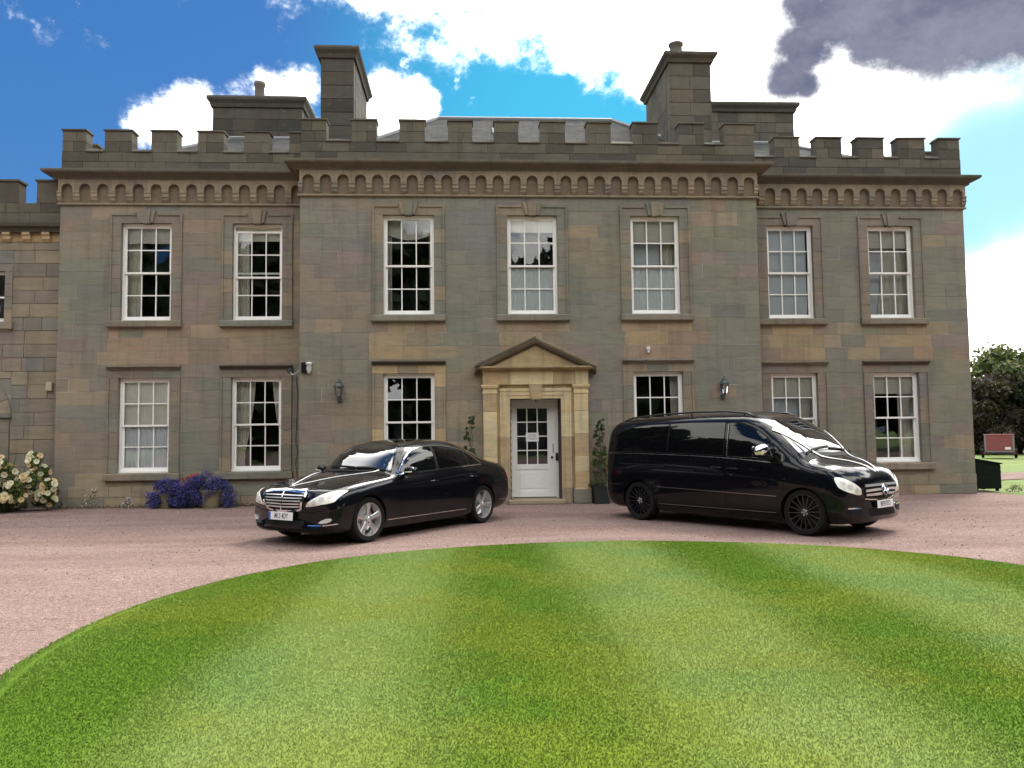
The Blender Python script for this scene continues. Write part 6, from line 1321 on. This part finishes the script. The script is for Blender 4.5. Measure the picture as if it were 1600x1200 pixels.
for s in (1, -1):
    for xb, z in ((2.06, 1.0), (2.38, 1.01)):
        p, n_ = car.at(xb, z, s); hd = MB(); hd.tube([(.11, 0, -.006), (.085, .036, 0), (-.085, .036, 0), (-.11, 0, -.004)], [.012, .015, .015, .012], 8); ob = hd.obj('door_handle', PAINT, van, True); ob.location = p; ob.scale = (1, s, 1); MB().box(-.085, .085, .050, .054, .004, .012).obj('handle_chrome', CHROME, ob)
    p, n_ = car.at(1.42, 1.21, s); mi = empty('door_mirror', van, p); mi.scale = (1.12, 1.12 * s, 1.12); pr_ = []
    for k in range(9):
        u = k / 8; a = math.sin(math.pi * (.14 + .82 * u)) ** .5; cx_, cy_, cz_ = .04 - .02 * u, .06 + .25 * u, .075 + .01 * math.sin(math.pi * u); ry, rz_ = .085 * a, .098 * a
        for q in range(16): t = 2 * math.pi * q / 16; pr_.append((cx_ + ry * math.copysign(abs(math.cos(t)) ** .7, math.cos(t)), cy_, cz_ + rz_ * math.copysign(abs(math.sin(t)) ** .7, math.sin(t))))
    MB().add(pr_, [(j * 16 + q, j * 16 + (q + 1) % 16, (j + 1) * 16 + (q + 1) % 16, (j + 1) * 16 + q) for j in range(8) for q in range(16)] + [tuple(range(16)), tuple(range(8 * 16, 9 * 16))]).obj('mirror_shell', CHROME, mi, True)
    MB().box(.0, .10, .0, .30, -.045, -.012).tube([(.03, -.05, -.04), (.04, .10, -.01)], [.05, .035], 8).obj('mirror_foot', TRIM, mi); MB().box(-.052, -.046, .08, .30, .0, .15).obj('mirror_glass', SCREEN, mi)
    # roof rails
    pts = []
    for xb, dz in ((1.75, .0), (1.95, .045), (2.4, .062), (3.1, .062), (3.9, .058), (4.5, .040), (4.70, .0)):
        hh = bvh.ray_cast(Vector((-xb, s * .64, 3)), Vector((0, 0, -1)))[0]; pts.append((-xb, s * .64, hh.z + dz))
    MB().tube(pts, [.012, .016, .017, .017, .017, .016, .012], 8).obj('roof_rail', BLACKMETAL, van, True)
    for xb in (2.0, 3.1, 4.4):
        hh = bvh.ray_cast(Vector((-xb, s * .64, 3)), Vector((0, 0, -1)))[0]; MB().tube([(-xb, s * .64, hh.z - .01), (-xb, s * .64, hh.z + .055)], .014, 6).obj('rail_foot', BLACKMETAL, van)
# front end
GT_ = [(-.50, .80), (-.52, .76), (-.49, .66), (-.42, .585), (0, .565), (.42, .585), (.49, .66), (.52, .76), (.50, .80), (0, .84)]
car.patch('grille', GT_, 'front', .006, TRIM, step=.06)
for z, ww in ((.770, .50), (.703, .48), (.636, .44)): car.strip('grille_bar', [(-ww, z), (-ww * .5, z + .006), (0, z + .008), (ww * .5, z + .006), (ww, z)], .034, 'front', .020, SATIN, step=.06)
car.strip('grille_lip', smooth_line([(-.46, .575), (-.2, .552), (0, .547), (.2, .552), (.46, .575)], 3), .014, 'front', .012, CHROME)
h = bvh.ray_cast(Vector((2, 0, .70)), Vector((-1, 0, 0))); sm = MB(); star(sm, (0, 0, 0), .092, .014, -1); ob = sm.obj('star_badge', CHROME, van); ob.location = (h[0].x + .030, 0, .70); ob.rotation_euler = (rad(-10), 0, rad(90))
ob = MB().lathe([(0, 0), (.082, 0), (.082, .03)], 24, 'y').obj('badge_back', TRIM, van); ob.location = (h[0].x + .020, 0, .70); ob.rotation_euler = (rad(-10), 0, rad(90))
HLV = smooth_line([(.55, .645), (.565, .69), (.615, .755), (.70, .825), (.80, .882), (.872, .910), (.898, .89), (.904, .81), (.892, .745), (.84, .705), (.75, .668), (.64, .645)], 3, True)
car.patch('headlight', HLV, 'front', .009, LENS, mirror=True, step=.035)
for yy, zz, r in ((.665, .715, .034), (.765, .765, .038), (.845, .83, .030)): car.patch('lamp_bowl', [(yy + r * math.cos(a * math.pi / 8), zz + r * math.sin(a * math.pi / 8)) for a in range(16)], 'front', .0115, LENSDARK, mirror=True, step=.03, skirt=.006)
car.strip('bumper_gap', smooth_line([(-.88, .62), (-.6, .60), (-.44, .545), (0, .525), (.44, .545), (.6, .60), (.88, .62)], 3), .008, 'front', .0012, TRIM)
car.patch('lower_intake', rrect(-.40, .40, .31, .43, .03), 'front', .004, TRIM, step=.06); car.patch('fog_recess', smooth_line([(.54, .36), (.58, .45), (.80, .46), (.82, .38), (.70, .34)], 3, True), 'front', .003, TRIM, mirror=True, step=.05); car.strip('fog_chrome', [(.56, .437), (.70, .445), (.82, .447)], .020, 'front', .010, CHROME, mirror=True, step=.04)
h = bvh.ray_cast(Vector((2, 0, .48)), Vector((-1, 0, 0))); number_plate(van, h[0].x + .022, .485, 'BF59 STO', -3, False, .50, .115); MB().box(h[0].x - .03, h[0].x + .018, -.25, .25, .44, .53).obj('plate_holder', TRIM, van)
car.patch('bonnet_scoop', [(.30, -.30), (.30, .30), (.66, .36), (.66, -.36)], 'top', .0018, PAINT, step=.1); car.strip('bonnet_gap', smooth_line([(.10, .50), (.17, .66), (.40, .79), (.75, .85)], 4), .008, 'top', .0015, TRIM, mirror=True)
car.strip('wiper', [(.86, -.70), (.90, .02)], .025, 'top', .022, TRIM); car.strip('wiper', [(.84, .66), (.87, .0)], .025, 'top', .020, TRIM); car.strip('cowl', [(.80, -.82), (.75, 0), (.80, .82)], .09, 'top', .004, TRIM)
car.patch('tail_light', smooth_line([(5.03, 1.17), (5.095, 1.15), (5.115, 1.0), (5.115, .80), (5.06, .76), (5.01, .82), (5.0, 1.0)], 3, True), 'sideR', .006, REDLENS, mirror=True, step=.05)
p, n_ = car.at(1.16, .80, -1); 
for s in (1, -1): p, n_ = car.at(1.10, .84, s); MB().lathe([(0, .008), (.022, .006), (.026, 0)], 10, 'y').obj('side_repeater', LENS, van, True).location = p
ribbon(car, van, [smooth_line([(.10, .035), (.45, .22), (.9, .48), (1.3, .66)], 3), smooth_line([(.10, -.035), (.45, -.26), (.9, -.56), (1.42, -.745)], 3)], 'wedding_ribbon', 'white ribbon stretched in a V over the black van bonnet and windscreen', .036, .018)
bpy.context.view_layer.update()
